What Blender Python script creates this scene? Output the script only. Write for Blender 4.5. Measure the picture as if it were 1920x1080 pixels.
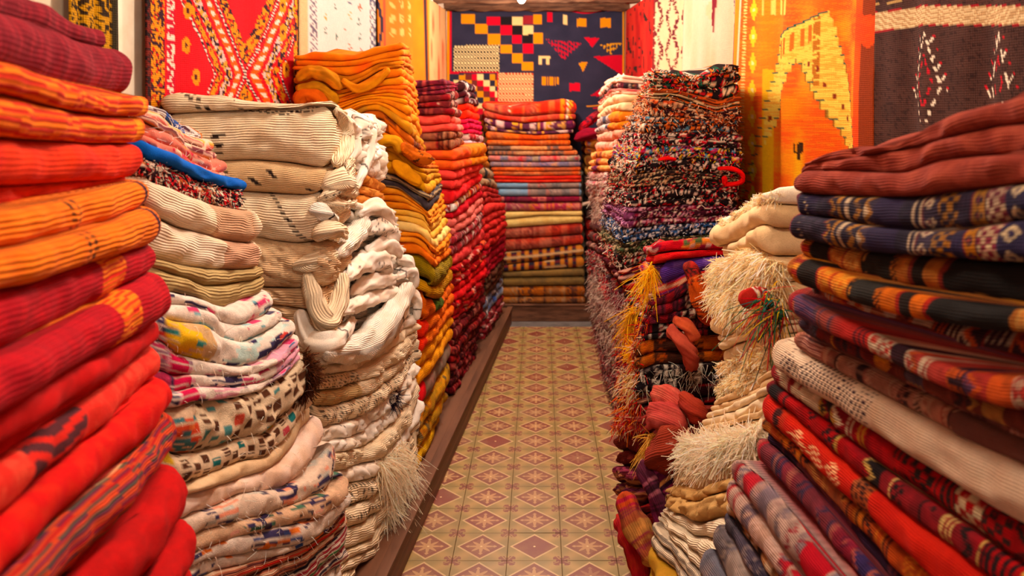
import bpy, math, random
import numpy as np

# ------------------------------------------------------------------ scene, camera, light
scene = bpy.context.scene
for o in list(bpy.data.objects):
    bpy.data.objects.remove(o, do_unlink=True)
COL = scene.collection
F, XC, YH, H = 1550.0, 1011.0, 213.0, 1.63      # survey of the photograph: focal length, vanishing point, eye height

cam_data = bpy.data.cameras.new('camera')
cam = bpy.data.objects.new('camera', cam_data)
COL.objects.link(cam)
cam.location = (0, 0, H)
cam.rotation_euler = (math.radians(90), 0, 0)
cam_data.sensor_width = 36.0
cam_data.lens = 36.0 * F / 1920.0
cam_data.shift_x = -(XC - 960.0) / 1920.0
cam_data.shift_y = -(540.0 - YH) / 1920.0
cam_data.clip_start = 0.05
cam_data.dof.use_dof = True
cam_data.dof.focus_distance = 2.5
cam_data.dof.aperture_fstop = 4.2
scene.camera = cam

world = bpy.data.worlds.new('world')
scene.world = world
world.use_nodes = True
bg = world.node_tree.nodes['Background']
bg.inputs[0].default_value = (1.0, 0.93, 0.84, 1)
bg.inputs[1].default_value = 0.32
scene.view_settings.view_transform = 'Standard'
scene.view_settings.look = 'None'
scene.view_settings.gamma = 1.0
scene.view_settings.exposure = 0.42
scene.view_settings.use_curve_mapping = False
LAMP_COL = (1.0, 0.90, 0.77)
LAMPS = [(0.0, 0.75, 2.45, 26), (-0.02, 2.1, 2.48, 46), (-0.03, 3.6, 2.48, 52), (-0.128, 6.0, 2.46, 62), (0.05, 4.8, 2.50, 40)]
for i, (x, y, z, w) in enumerate(LAMPS):
    ld = bpy.data.lights.new('bulb_light', 'POINT')
    ld.energy = w
    ld.color = LAMP_COL
    ld.shadow_soft_size = 0.11 if i != 3 else 0.05
    lo = bpy.data.objects.new('bulb_light', ld)
    lo.location = (x, y, z - (0.0 if i != 3 else 0.06))
    COL.objects.link(lo)

# ------------------------------------------------------------------ helpers
def lin(c):
    c = np.asarray(c, dtype=float) / 255.0
    return np.where(c <= 0.04045, c / 12.92, ((c + 0.055) / 1.055) ** 2.4)

def dye(c):
    """yarn colours: a little deeper than the sampled swatch"""
    L = np.clip(lin(c), 0, 1)
    g = L.mean(-1, keepdims=True)
    return np.clip(g + (L - g) * 1.05, 0.002, 1) ** 1.06 * 0.95

def W(x, y, Y):
    """a surveyed point: picture column/row and its distance down the aisle -> metres"""
    return np.array([(x - XC) / F * Y, Y, H - (y - YH) / F * Y])

def tag(o, label=None, cat=None, group=None, kind=None):
    if label: o['label'] = label
    if cat: o['category'] = cat
    if group: o['group'] = group
    if kind: o['kind'] = kind
    return o

def make_mesh(name, V, faces, col=None, uv=None, smooth=True):
    """faces: list of int arrays, each (n,3) or (n,4)"""
    me = bpy.data.meshes.new(name)
    V = np.asarray(V, dtype=np.float32)
    me.vertices.add(len(V))
    me.vertices.foreach_set('co', V.ravel())
    loops = np.concatenate([np.asarray(f, dtype=np.int32).ravel() for f in faces])
    tot = np.concatenate([np.full(len(f), np.asarray(f).shape[1], dtype=np.int32) for f in faces])
    start = np.concatenate([[0], np.cumsum(tot)[:-1]]).astype(np.int32)
    me.loops.add(len(loops))
    me.loops.foreach_set('vertex_index', loops)
    me.polygons.add(len(tot))
    me.polygons.foreach_set('loop_start', start)
    me.polygons.foreach_set('loop_total', tot)
    me.polygons.foreach_set('use_smooth', np.full(len(tot), smooth))
    if col is not None:
        a = me.color_attributes.new('Col', 'FLOAT_COLOR', 'POINT')
        c4 = np.ones((len(V), 4), dtype=np.float32)
        c4[:, :3] = col
        a.data.foreach_set('color', c4.ravel())
    if uv is not None:
        l = me.uv_layers.new(name='UVMap')
        l.data.foreach_set('uv', np.asarray(uv, dtype=np.float32)[loops].ravel())
    me.update()
    me.validate()
    return me

def link(name, me, mat=None, parent=None):
    o = bpy.data.objects.new(name, me)
    COL.objects.link(o)
    if mat is not None:
        me.materials.append(mat)
    if parent is not None:
        o.parent = parent
    return o

def recenter(o):
    """put a thing's origin at the middle of its base"""
    me = o.data
    n = len(me.vertices)
    a = np.empty(n * 3, dtype=np.float32)
    me.vertices.foreach_get('co', a)
    a = a.reshape(-1, 3)
    c = (a.min(0) + a.max(0)) / 2
    c[2] = a[:, 2].min()
    me.vertices.foreach_set('co', (a - c).ravel())
    me.update()
    o.location = c
    for ch in o.children:
        ch.location = -c
    return o

# ------------------------------------------------------------------ node materials
class E:
    def __init__(s, nt, sock): s.nt, s.s = nt, sock
    def _op(s, op, *a):
        n = s.nt.nodes.new('ShaderNodeMath'); n.operation = op
        for i, x in enumerate((s,) + a):
            if isinstance(x, E): s.nt.links.new(x.s, n.inputs[i])
            else: n.inputs[i].default_value = x
        return E(s.nt, n.outputs[0])
    def __add__(s, o): return s._op('ADD', o)
    __radd__ = __add__
    def __sub__(s, o): return s._op('SUBTRACT', o)
    def __rsub__(s, o): return (s * -1) + o
    def __mul__(s, o): return s._op('MULTIPLY', o)
    __rmul__ = __mul__
    def __truediv__(s, o): return s._op('DIVIDE', o)
    def abs(s): return s._op('ABSOLUTE')
    def sin(s): return s._op('SINE')
    def frac(s): return s._op('FRACT')
    def lt(s, o): return s._op('LESS_THAN', o)
    def gt(s, o): return s._op('GREATER_THAN', o)
    def mx(s, o): return s._op('MAXIMUM', o)
    def mn(s, o): return s._op('MINIMUM', o)
    def sm(s, a, b):
        n = s.nt.nodes.new('ShaderNodeMapRange'); n.interpolation_type = 'SMOOTHSTEP'
        s.nt.links.new(s.s, n.inputs[0]); n.inputs[1].default_value = a; n.inputs[2].default_value = b
        return E(s.nt, n.outputs[0])

def mix(nt, fac, a, b, mode='MIX'):
    n = nt.nodes.new('ShaderNodeMix'); n.data_type = 'RGBA'; n.blend_type = mode
    for i, x in ((0, fac), (6, a), (7, b)):
        if isinstance(x, E): nt.links.new(x.s, n.inputs[i])
        elif hasattr(x, 'links'): nt.links.new(x, n.inputs[i])
        elif i == 0: n.inputs[0].default_value = x
        else: n.inputs[i].default_value = tuple(x) + (1,)
    return n.outputs[2]

def noise(nt, vec, scale, detail=3, rough=0.6):
    n = nt.nodes.new('ShaderNodeTexNoise')
    n.inputs['Scale'].default_value = scale
    n.inputs['Detail'].default_value = detail
    n.inputs['Roughness'].default_value = rough
    if vec is not None: nt.links.new(vec, n.inputs['Vector'])
    return E(nt, n.outputs['Fac'])

def new_mat(name, rough=0.9, sheen=0.0):
    m = bpy.data.materials.new(name); m.use_nodes = True
    nt = m.node_tree
    b = nt.nodes['Principled BSDF']
    b.inputs['Roughness'].default_value = rough
    b.inputs['Specular IOR Level'].default_value = 0.12
    if sheen:
        b.inputs['Sheen Weight'].default_value = sheen
        b.inputs['Sheen Roughness'].default_value = 0.5
    return m, nt, b

def cloth(name, rib=0.0, ribd=0.0, weave=0.0, weaved=0.0, fuzz=0.0, mott=0.25, sheen=0.0, sheer=0.0):
    """woven wool: colour comes from the dyed yarn attribute, relief from ribs, weave and fuzz"""
    m, nt, b = new_mat(name, 0.92, sheen)
    at = nt.nodes.new('ShaderNodeAttribute'); at.attribute_name = 'Col'
    uvn = nt.nodes.new('ShaderNodeUVMap'); uvn.uv_map = 'UVMap'
    sp = nt.nodes.new('ShaderNodeSeparateXYZ'); nt.links.new(uvn.outputs[0], sp.inputs[0])
    u, v = E(nt, sp.outputs[0]), E(nt, sp.outputs[1])
    geo = nt.nodes.new('ShaderNodeNewGeometry')
    pos = geo.outputs['Position']
    n1 = noise(nt, pos, 55, 4, 0.7)
    n2 = noise(nt, pos, 420, 2, 0.7)
    hgt = n2 * (0.5 + fuzz)
    tone = n1 * mott + n2 * 0.35 + (1.0 - mott / 2 - 0.175)
    if rib:
        wob = noise(nt, pos, 25, 2) * 2.2
        r = (v * (rib * 2 * math.pi) + wob).sin()
        hgt = hgt + r * ribd
        tone = tone + r * (0.06 * min(1.0, ribd))
    if weave:
        wv = (u * (weave * 2 * math.pi)).sin() * 0.6 + (v * (weave * 2 * math.pi * 0.8)).sin() * 0.5
        hgt = hgt + wv * weaved
        tone = tone + wv * (0.05 * min(1.0, weaved))
    hsv = nt.nodes.new('ShaderNodeHueSaturation')
    nt.links.new(at.outputs['Color'], hsv.inputs['Color'])
    nt.links.new(tone.s, hsv.inputs['Value'])
    nt.links.new(hsv.outputs[0], b.inputs['Base Color'])
    bump = nt.nodes.new('ShaderNodeBump'); bump.inputs['Strength'].default_value = 0.7
    bump.inputs['Distance'].default_value = 0.0022
    nt.links.new(hgt.s, bump.inputs['Height'])
    nt.links.new(bump.outputs[0], b.inputs['Normal'])
    if sheer:
        tr = nt.nodes.new('ShaderNodeBsdfTranslucent'); nt.links.new(hsv.outputs[0], tr.inputs[0])
        mx = nt.nodes.new('ShaderNodeMixShader'); mx.inputs[0].default_value = sheer
        nt.links.new(b.outputs[0], mx.inputs[1]); nt.links.new(tr.outputs[0], mx.inputs[2])
        nt.links.new(mx.outputs[0], nt.nodes['Material Output'].inputs[0])
    return m

M_RIB = cloth('ribbed_wool', rib=130, ribd=1.1, fuzz=0.3)
M_RIBF = cloth('fine_ribbed_wool', rib=170, ribd=0.8, fuzz=0.3)
M_KNIT = cloth('knitted_wool', rib=140, ribd=0.35, fuzz=0.8, mott=0.5)
M_KILIM = cloth('kilim_weave', weave=330, weaved=0.4, rib=230, ribd=0.7, fuzz=0.3, mott=0.35)
M_PLAIN = cloth('plain_wool', fuzz=0.5, mott=0.3)
M_KNOT = cloth('knotted_rags', fuzz=1.6, rib=0, mott=0.5)
M_HANG = cloth('hanging_weave', weave=200, weaved=0.6, rib=0, fuzz=0.3, mott=0.3)
M_YARN = cloth('loose_yarn', fuzz=0.2, mott=0.2, sheer=0.4)
MATS = dict(rib=M_RIB, ribf=M_RIBF, knit=M_KNIT, kilim=M_KILIM, plain=M_PLAIN, knot=M_KNOT)

def simple(name, c, rough=0.6, bumpscale=0, c2=None, scale=8, stretch=None):
    m, nt, b = new_mat(name, rough)
    tc = nt.nodes.new('ShaderNodeTexCoord')
    mp = nt.nodes.new('ShaderNodeMapping')
    if stretch: mp.inputs['Scale'].default_value = stretch
    nt.links.new(tc.outputs['Object'], mp.inputs[0])
    n = noise(nt, mp.outputs[0], scale, 5)
    c2 = c2 if c2 is not None else [x * 0.75 for x in c]
    nt.links.new(mix(nt, n.sm(0.35, 0.7), lin(c), lin(c2)), b.inputs['Base Color'])
    if bumpscale:
        bm = nt.nodes.new('ShaderNodeBump'); bm.inputs['Strength'].default_value = 0.4
        bm.inputs['Distance'].default_value = bumpscale
        nt.links.new(n.s, bm.inputs['Height']); nt.links.new(bm.outputs[0], b.inputs['Normal'])
    return m
M_WOOD = simple('platform_board', (122, 80, 58), 0.5, 0.002, (80, 52, 38), 6, (1, 0.12, 6))
M_WALL = simple('lime_plaster', (232, 214, 190), 0.9, 0.003, (214, 190, 160), 5)
M_CEIL = simple('ceiling_plaster', (196, 160, 128), 0.9, 0.004, (150, 110, 84), 5)
M_BEAM = simple('rough_beam', (112, 76, 54), 0.8, 0.01, (60, 38, 28), 9, (0.25, 4, 4))
M_MORTAR = simple('mortar', (120, 100, 80), 0.9, 0.002)
M_STONE = simple('threshold_stone', (120, 112, 108), 0.5, 0.001)
M_BLACK = simple('black_fitting', (30, 28, 26), 0.5)

# ------------------------------------------------------------------ numpy pattern tools
def hsh(a, b=0, s=0):
    a = np.asarray(a).astype(np.int64); b = np.asarray(b).astype(np.int64)
    h = (a * 374761393 + b * 668265263 + s * 982451653) & 0xffffffff
    h = ((h ^ (h >> 13)) * 1274126177) & 0xffffffff
    h = ((h ^ (h >> 16)) * 2246822519) & 0xffffffff
    return ((h ^ (h >> 15)) & 0xffffff) / float(0xffffff)

def vn(x, y, s=0):
    xi, yi = np.floor(x), np.floor(y)
    fx, fy = x - xi, y - yi
    fx, fy = fx * fx * (3 - 2 * fx), fy * fy * (3 - 2 * fy)
    a, b_ = hsh(xi, yi, s), hsh(xi + 1, yi, s)
    c, d = hsh(xi, yi + 1, s), hsh(xi + 1, yi + 1, s)
    return (a * (1 - fx) + b_ * fx) * (1 - fy) + (c * (1 - fx) + d * fx) * fy

def full(U, c):
    return np.ones(np.shape(U) + (3,)) * np.array(c, float)

def put(out, m, c):
    m = np.asarray(m, float)[..., None]
    return out * (1 - m) + np.array(c, float) * m

def tri(x): return np.abs((x % 1.0) - 0.5) * 2

def solid(c, c2=None, sc=60, amt=0.5, st=1.0):
    def f(U, V, s):
        o = full(U, c)
        if c2 is not None:
            n = vn(U * sc * st, V * sc, s) * 0.6 + vn(U * sc * 3 * st, V * sc * 3, s + 1) * 0.4
            o = put(o, np.clip((n - 0.35) * 2.5, 0, 1) * amt, c2)
        return o
    return f

def lines(c, cs, period=0.006, amt=0.8, wob=0.15):
    """thin stripes running along the fold"""
    def f(U, V, s):
        o = full(U, c)
        k = V / period + vn(U * 12, V * 20, s) * wob * 4
        i = np.floor(k)
        for j, c2 in enumerate(cs):
            o = put(o, (np.abs((k % 1) - 0.5) < 0.28) * (hsh(i, 0, s + 7) * len(cs) // 1 == j) * amt, c2)
        return o
    return f

def bands(base, blist, fallback=None):
    """broad bands across the fold, at distances from the rounded end: (u0,u1,colour or pattern)"""
    def f(U, V, s):
        o = base(U, V, s) if callable(base) else full(U, base)
        for u0, u1, c in blist:
            w = vn(V * 60, V * 0, s) * 0.006
            m = (U + w > u0) & (U + w < u1)
            cc = c(U, V, s) if callable(c) else full(U, c)
            o = np.where(m[..., None], cc, o)
        return o
    return f

def ticks(base, dark=(52, 36, 34), du=0.075, slope=1.0, dens=0.6, tl=0.012, dv=0.008):
    """cream wool with rows of short dark stitches stepping diagonally"""
    def f(U, V, s):
        o = base(U, V, s) if callable(base) else full(U, base)
        k = np.floor(V / dv)
        sh = tri(k / 9.0 + hsh(0, 0, s)) * 0.06 * slope
        uu = U + sh
        cell = np.floor(uu / du)
        fu = (uu / du) % 1.0
        m = (np.abs(fu - 0.5) < tl / du / 2) & (np.abs((V / dv) % 1 - 0.5) < 0.27) & (hsh(cell, 0, s) < dens)
        return put(o, m, dark)
    return f

def rag(base, pal, p=0.3, cu=0.03, cv=0.007, s2=0):
    """rag weave: short coloured dashes along the fold, gathered in patches"""
    def f(U, V, s):
        o = solid(base, [c * 0.86 for c in base], 90, 0.5)(U, V, s)
        k = np.floor(V / cv)
        off = hsh(k, 3, s) * cu
        i = np.floor((U + off) / cu)
        patch = vn(U * 14, V * 22, s + 5)
        pr = np.clip(patch * 2.0 - 0.6, 0, 1) * p * 2
        on = (hsh(i, k, s) < pr) & (np.abs((V / cv) % 1 - 0.5) < 0.38)
        pick = np.floor(hsh(np.floor(U / (cu * 3)), np.floor(V / (cv * 4)), s + 9) * len(pal)).astype(int)
        pick = np.where(hsh(i, k, s + 4) < 0.35, np.floor(hsh(i, k, s + 11) * len(pal)).astype(int), pick)
        C = np.array(pal, float)[np.clip(pick, 0, len(pal) - 1)]
        return np.where(on[..., None], C * 0.9 + o * 0.1, o)
    return f

def blocks(base, pal, cu=0.03, cv=0.03, fill=0.55, p=0.7):
    """cream rug with a grid of small stitched squares"""
    def f(U, V, s):
        o = solid(base, [c * 0.88 for c in base], 90, 0.5)(U, V, s)
        i, k = np.floor(U / cu), np.floor(V / cv + 0.5 * (np.floor(U / cu) % 2))
        fu, fv = (U / cu) % 1, (V / cv + 0.5 * (np.floor(U / cu) % 2)) % 1
        m = (np.abs(fu - 0.5) < fill / 2) & (np.abs(fv - 0.5) < fill / 2) & (hsh(i, k, s) < p)
        m &= (np.abs((fv * 3.2) % 1 - 0.5) < 0.42)
        pick = np.where(hsh(i, k, s + 2) < 0.7, 0, np.floor(hsh(i, k, s + 3) * len(pal))).astype(int)
        C = np.array(pal, float)[np.clip(pick, 0, len(pal) - 1)]
        return np.where(m[..., None], C, o)
    return f

def knots(bgc, pal, cell=0.011, p=0.5):
    """knotted rags: small bright ends on a dark ground"""
    def f(U, V, s):
        o = solid(bgc, [c * 0.6 for c in bgc], 40, 0.7)(U, V, s)
        for q in range(2):
            k = np.floor(V / (cell * 0.7) + q * 0.37)
            off = hsh(k, 3, s + q) * cell * 1.6
            i = np.floor((U + off) / (cell * 1.3))
            fu = ((U + off) / (cell * 1.3)) % 1; fv = (V / (cell * 0.7) + q * 0.37) % 1
            h1 = hsh(i, k, s + q * 5)
            m = ((fu - 0.5) ** 2 / 0.16 + (fv - 0.5) ** 2 / 0.12 < 1) & (h1 < p * np.clip(vn(U * 9, V * 16, s + q) * 2, 0.25, 1.3))
            pick = np.floor(hsh(i, k, s + 2 + q) * len(pal)).astype(int)
            zone = np.floor(hsh(np.floor(U / 0.05), np.floor(V / 0.03), s + 21) * len(pal)).astype(int)
            pick = np.where(hsh(i, k, s + 31) < 0.4, zone, pick)
            o = np.where(m[..., None], np.array(pal, float)[np.clip(pick, 0, len(pal) - 1)], o)
        return o
    return f

def kilim(pal, bw=(0.02, 0.06), seed=0, ground=None, along=False, motif=0.8):
    """flat weave with bands of diamonds, zigzags, triangles and small checks; pal[0] is the ground"""
    def f(U, V, s):
        if along: U, V = V, U
        rs = np.random.RandomState(1000 + s * 7 + seed)
        lo, hi = float(U.min()) - 0.01, float(U.max()) + 0.1
        edges = [lo]
        while edges[-1] < hi: edges.append(edges[-1] + rs.uniform(*bw))
        edges = np.array(edges)
        b = np.clip(np.searchsorted(edges, U) - 1, 0, len(edges) - 2)
        w = (edges[1:] - edges[:-1])
        n = len(w)
        P = np.array(pal, float)
        gi = np.where(rs.rand(n) < 0.5, 0, rs.randint(0, len(P), n))
        fi = (gi + rs.randint(1, len(P), n)) % len(P)
        ai = (gi + rs.randint(1, len(P), n)) % len(P)
        ty = np.where(rs.rand(n) < motif, rs.randint(1, 7, n), 0)
        ty = np.where(w < bw[0] + (bw[1] - bw[0]) * 0.15, 6, ty)
        a = (U - edges[b]) / w[b]
        pitch = np.maximum(w[b], 0.02) * 0.9
        c = (V / pitch) % 1.0
        d = np.abs(a - 0.5) + np.abs(c - 0.5)
        T = ty[b]
        m1 = ((T == 1) & (d < 0.38)) | ((T == 2) & (np.abs(a - 0.25 - 0.5 * tri(c)) < 0.14)) \
            | ((T == 3) & (a < 0.15 + 0.7 * tri(c))) | ((T == 4) & (np.abs(c - 0.5) < 0.3) & (np.abs((a * 4) % 1 - 0.5) < 0.28)) \
            | ((T == 5) & ((np.floor(a * 4) + np.floor(c * 4)) % 2 == 0)) | ((T == 6) & (np.abs((a * 3) % 1 - 0.5) < 0.25))
        m2 = ((T == 1) & (d < 0.17)) | ((T == 3) & (a < -0.15 + 0.7 * tri(c))) | ((a < 0.07) & (T > 0)) \
            | ((T == 2) & (np.abs(a - 0.02 - 0.5 * tri(c)) < 0.07))
        o = P[gi[b]]
        o = np.where(m1[..., None], P[fi[b]], o)
        o = np.where(m2[..., None], P[ai[b]], o)
        nn = vn(U * 90, V * 90, s)[..., None]
        # single stitches show inside the motifs, and the wool is faded in places
        stch = ((np.sin(V * 1500) > -0.2) | (np.sin(U * 1100 + 2 * np.sin(V * 200)) > 0.1))[..., None]
        o = np.where((m1 | m2)[..., None] & ~stch, P[gi[b]] * 0.55 + o * 0.45, o)
        fade = np.clip(vn(U * 9, V * 14, s + 3) * 1.6 - 0.6, 0, 0.35)[..., None]
        o = o * (1 - fade) + (o.mean(-1, keepdims=True) * np.array([1.1, 0.95, 0.85])) * fade
        return o * (0.80 + 0.26 * nn)
    return f
print('part1 ok')
# ------------------------------------------------------------------ room geometry numbers
PLAT_Z = 0.135
def wall_l(Y): return -0.80 - 0.0775 * (7.2 - Y)
def wall_r(Y): return 0.76 + 0.0775 * (7.2 - Y)
BACK_Y = 7.22

def prof(p, y, k):
    """interpolate a list of (row, column, distance)"""
    ys = [a[0] for a in p]
    return float(np.interp(y, ys, [a[k] for a in p]))

class Stack:
    """A pile of folded rugs. cprof/dprof: column and distance of its near and far front corner at picture rows."""
    def __init__(s, name, side, depth, cprof, dprof, slope=None, yn=None, rc=0.03, wob=0.008, zbase=None, backx=None):
        s.backx = backx
        s.name, s.side, s.depth, s.c, s.d, s.slope, s.yn = name, side, depth, cprof, dprof, slope, yn
        s.rc, s.wob, s.rugs, s.zbase = rc, wob, [], zbase if zbase is not None else PLAT_Z
        s.top = None
    def foot(s, y, end=None, jit=0.0):
        px = prof(s.d, y, 1) if end is None else end
        Yd = prof(s.d, y, 2)
        D = np.array([(px - XC) / F * Yd, Yd])
        if s.slope is not None:
            C = np.array([D[0] + s.slope * (s.yn - Yd), s.yn])
        else:
            Yc = prof(s.c, y, 2)
            C = np.array([(prof(s.c, y, 1) - XC) / F * Yc, Yc])
        sg = s.side
        C[0] -= sg * jit; D[0] -= sg * jit
        if sg == 0:        # frontal pile: C left corner, D right corner
            return C, D, C + [0, s.depth], D + [0, s.depth]
        lim = (lambda Y: wall_l(Y) + 0.03) if sg < 0 else (lambda Y: wall_r(Y) - 0.03)
        cl = (lambda x, Y: max(x, lim(Y))) if sg < 0 else (lambda x, Y: min(x, lim(Y)))
        bx = s.backx
        Ex = cl(C[0] + sg * s.depth if bx is None else bx, C[1]); Fx = cl(D[0] + sg * s.depth if bx is None else bx, D[1])
        return C, D, np.array([Ex, C[1] + 0.015]), np.array([Fx, D[1] + 0.01])
    def pz(s, pts):
        """picture points -> (p, z): p 0..1 front from far corner to near corner, 1..2 the side facing the door"""
        ym = float(np.mean([q[1] for q in pts]))
        out = []
        for x, y in pts:
            C, D, Ee, Ff = s.foot(0.5 * (y + ym))
            r = (x - XC) / F
            if s.side == 0:
                a = (r * C[1] - C[0]) / ((D[0] - C[0]) - r * (D[1] - C[1]))
                p = 1 - a; Yv = C[1] + (D[1] - C[1]) * a
            else:
                rc_ = C[0] / C[1]
                near = (r < rc_) if s.side < 0 else (r > rc_)
                if near:
                    b = (r * C[1] - C[0]) / ((Ee[0] - C[0]) - r * (Ee[1] - C[1]))
                    b = min(max(b, 0), 1.2); p = 1 + b; Yv = C[1] + (Ee[1] - C[1]) * b
                else:
                    a = (r * C[1] - C[0]) / ((D[0] - C[0]) - r * (D[1] - C[1]))
                    a = min(max(a, 0), 1.15); p = 1 - a; Yv = C[1] + (D[1] - C[1]) * a
            out.append((p, H - (y - YH) / F * Yv))
        out.sort()
        return np.array(out), ym

GRID = np.linspace(-0.2, 2.2, 241)
def zcurve(st, pts):
    a, ym = st.pz(pts)
    p, z = a[:, 0], a[:, 1]
    g = np.interp(GRID, p, z)
    # continue the slope gently past the last surveyed point of the front
    if p[-1] < 1.0 and len(p) > 1:
        sl = (z[-1] - z[max(0, len(z) - 3)]) / max(1e-3, p[-1] - p[max(0, len(p) - 3)])
        sl = np.clip(sl, -0.25, 0.25)
        m = GRID > p[-1]
        g[m] = z[-1] + sl * np.minimum(GRID[m] - p[-1], 0.35) * 0.6
    # soften kinks
    k = np.ones(7) / 7
    gp = np.pad(g, 3, mode='edge')
    return np.convolve(gp, k, 'valid'), ym

def bez(A, B, Cc, n):
    t = np.linspace(0, 1, n)[:, None]
    return (1 - t) ** 2 * A + 2 * t * (1 - t) * B + t * t * Cc

def perimeter(st, C, D, Ee, Ff, px_step, fine_near):
    V = [D, C, Ee, Ff]
    pts, ps = [], []
    Ls = [np.linalg.norm(V[(i + 1) % 4] - V[i]) for i in range(4)]
    for i in range(4):
        A, B = V[i], V[(i + 1) % 4]
        L = Ls[i]; d = (B - A) / L
        r = min(st.rc, 0.45 * min(Ls))
        Ym = max(0.6, 0.5 * (A[1] + B[1]))
        st_ = px_step * 1.2 * Ym / F
        if i == 0: n = int(min(420, max(14, L / st_ * 0.9)))
        elif i == 1 and fine_near: n = int(min(260, max(10, L / st_)))
        elif i == 3: n = 8
        else: n = 7
        if i == 0 and L > 1e-6 and A[1] / max(B[1], .1) > 1.5:      # finer where it is close
            q = np.linspace(A[1] ** -1, B[1] ** -1, n) ** -1
            q = (q - q[0]) / (q[-1] - q[0])
        else: q = np.linspace(0, 1, n)
        s_ = r + q * (L - 2 * r)
        pts.append(A + s_[:, None] * d); ps.append(i + s_ / L)
        N2 = V[(i + 2) % 4]; L2 = Ls[(i + 1) % 4]; d2 = (N2 - B) / L2
        bp = bez(B - d * r, B, B + d2 * r, 7)[1:-1]
        pp = np.interp(np.linspace(0, 1, 7)[1:-1], [0, .5, 1], [i + 1 - r / L, i + 1, i + 1 + r / L2])
        pts.append(bp); ps.append(pp)
    P = np.vstack(pts); p = np.concatenate(ps) % 4.0
    seg = np.roll(P, -1, 0) - P
    U = np.concatenate([[0], np.cumsum(np.linalg.norm(seg, axis=1))[:-1]])
    tg = np.roll(P, -1, 0) - np.roll(P, 1, 0)
    tg /= np.maximum(1e-9, np.linalg.norm(tg, axis=1))[:, None]
    N = np.stack([tg[:, 1], -tg[:, 0]], 1)
    ctr = P.mean(0)
    if ((P - ctr) * N).sum() < 0: N = -N
    return P, p, U, N

def zat(curve, p):
    z2 = np.interp(2.0, GRID, curve); z0 = np.interp(0.0, GRID, curve)
    q = np.interp(np.minimum(p, 2.0), GRID, curve)
    back = z2 + (z0 - z2) * np.clip((p - 2) / 2, 0, 1)
    return np.where(p > 2.0, back, q)

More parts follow.
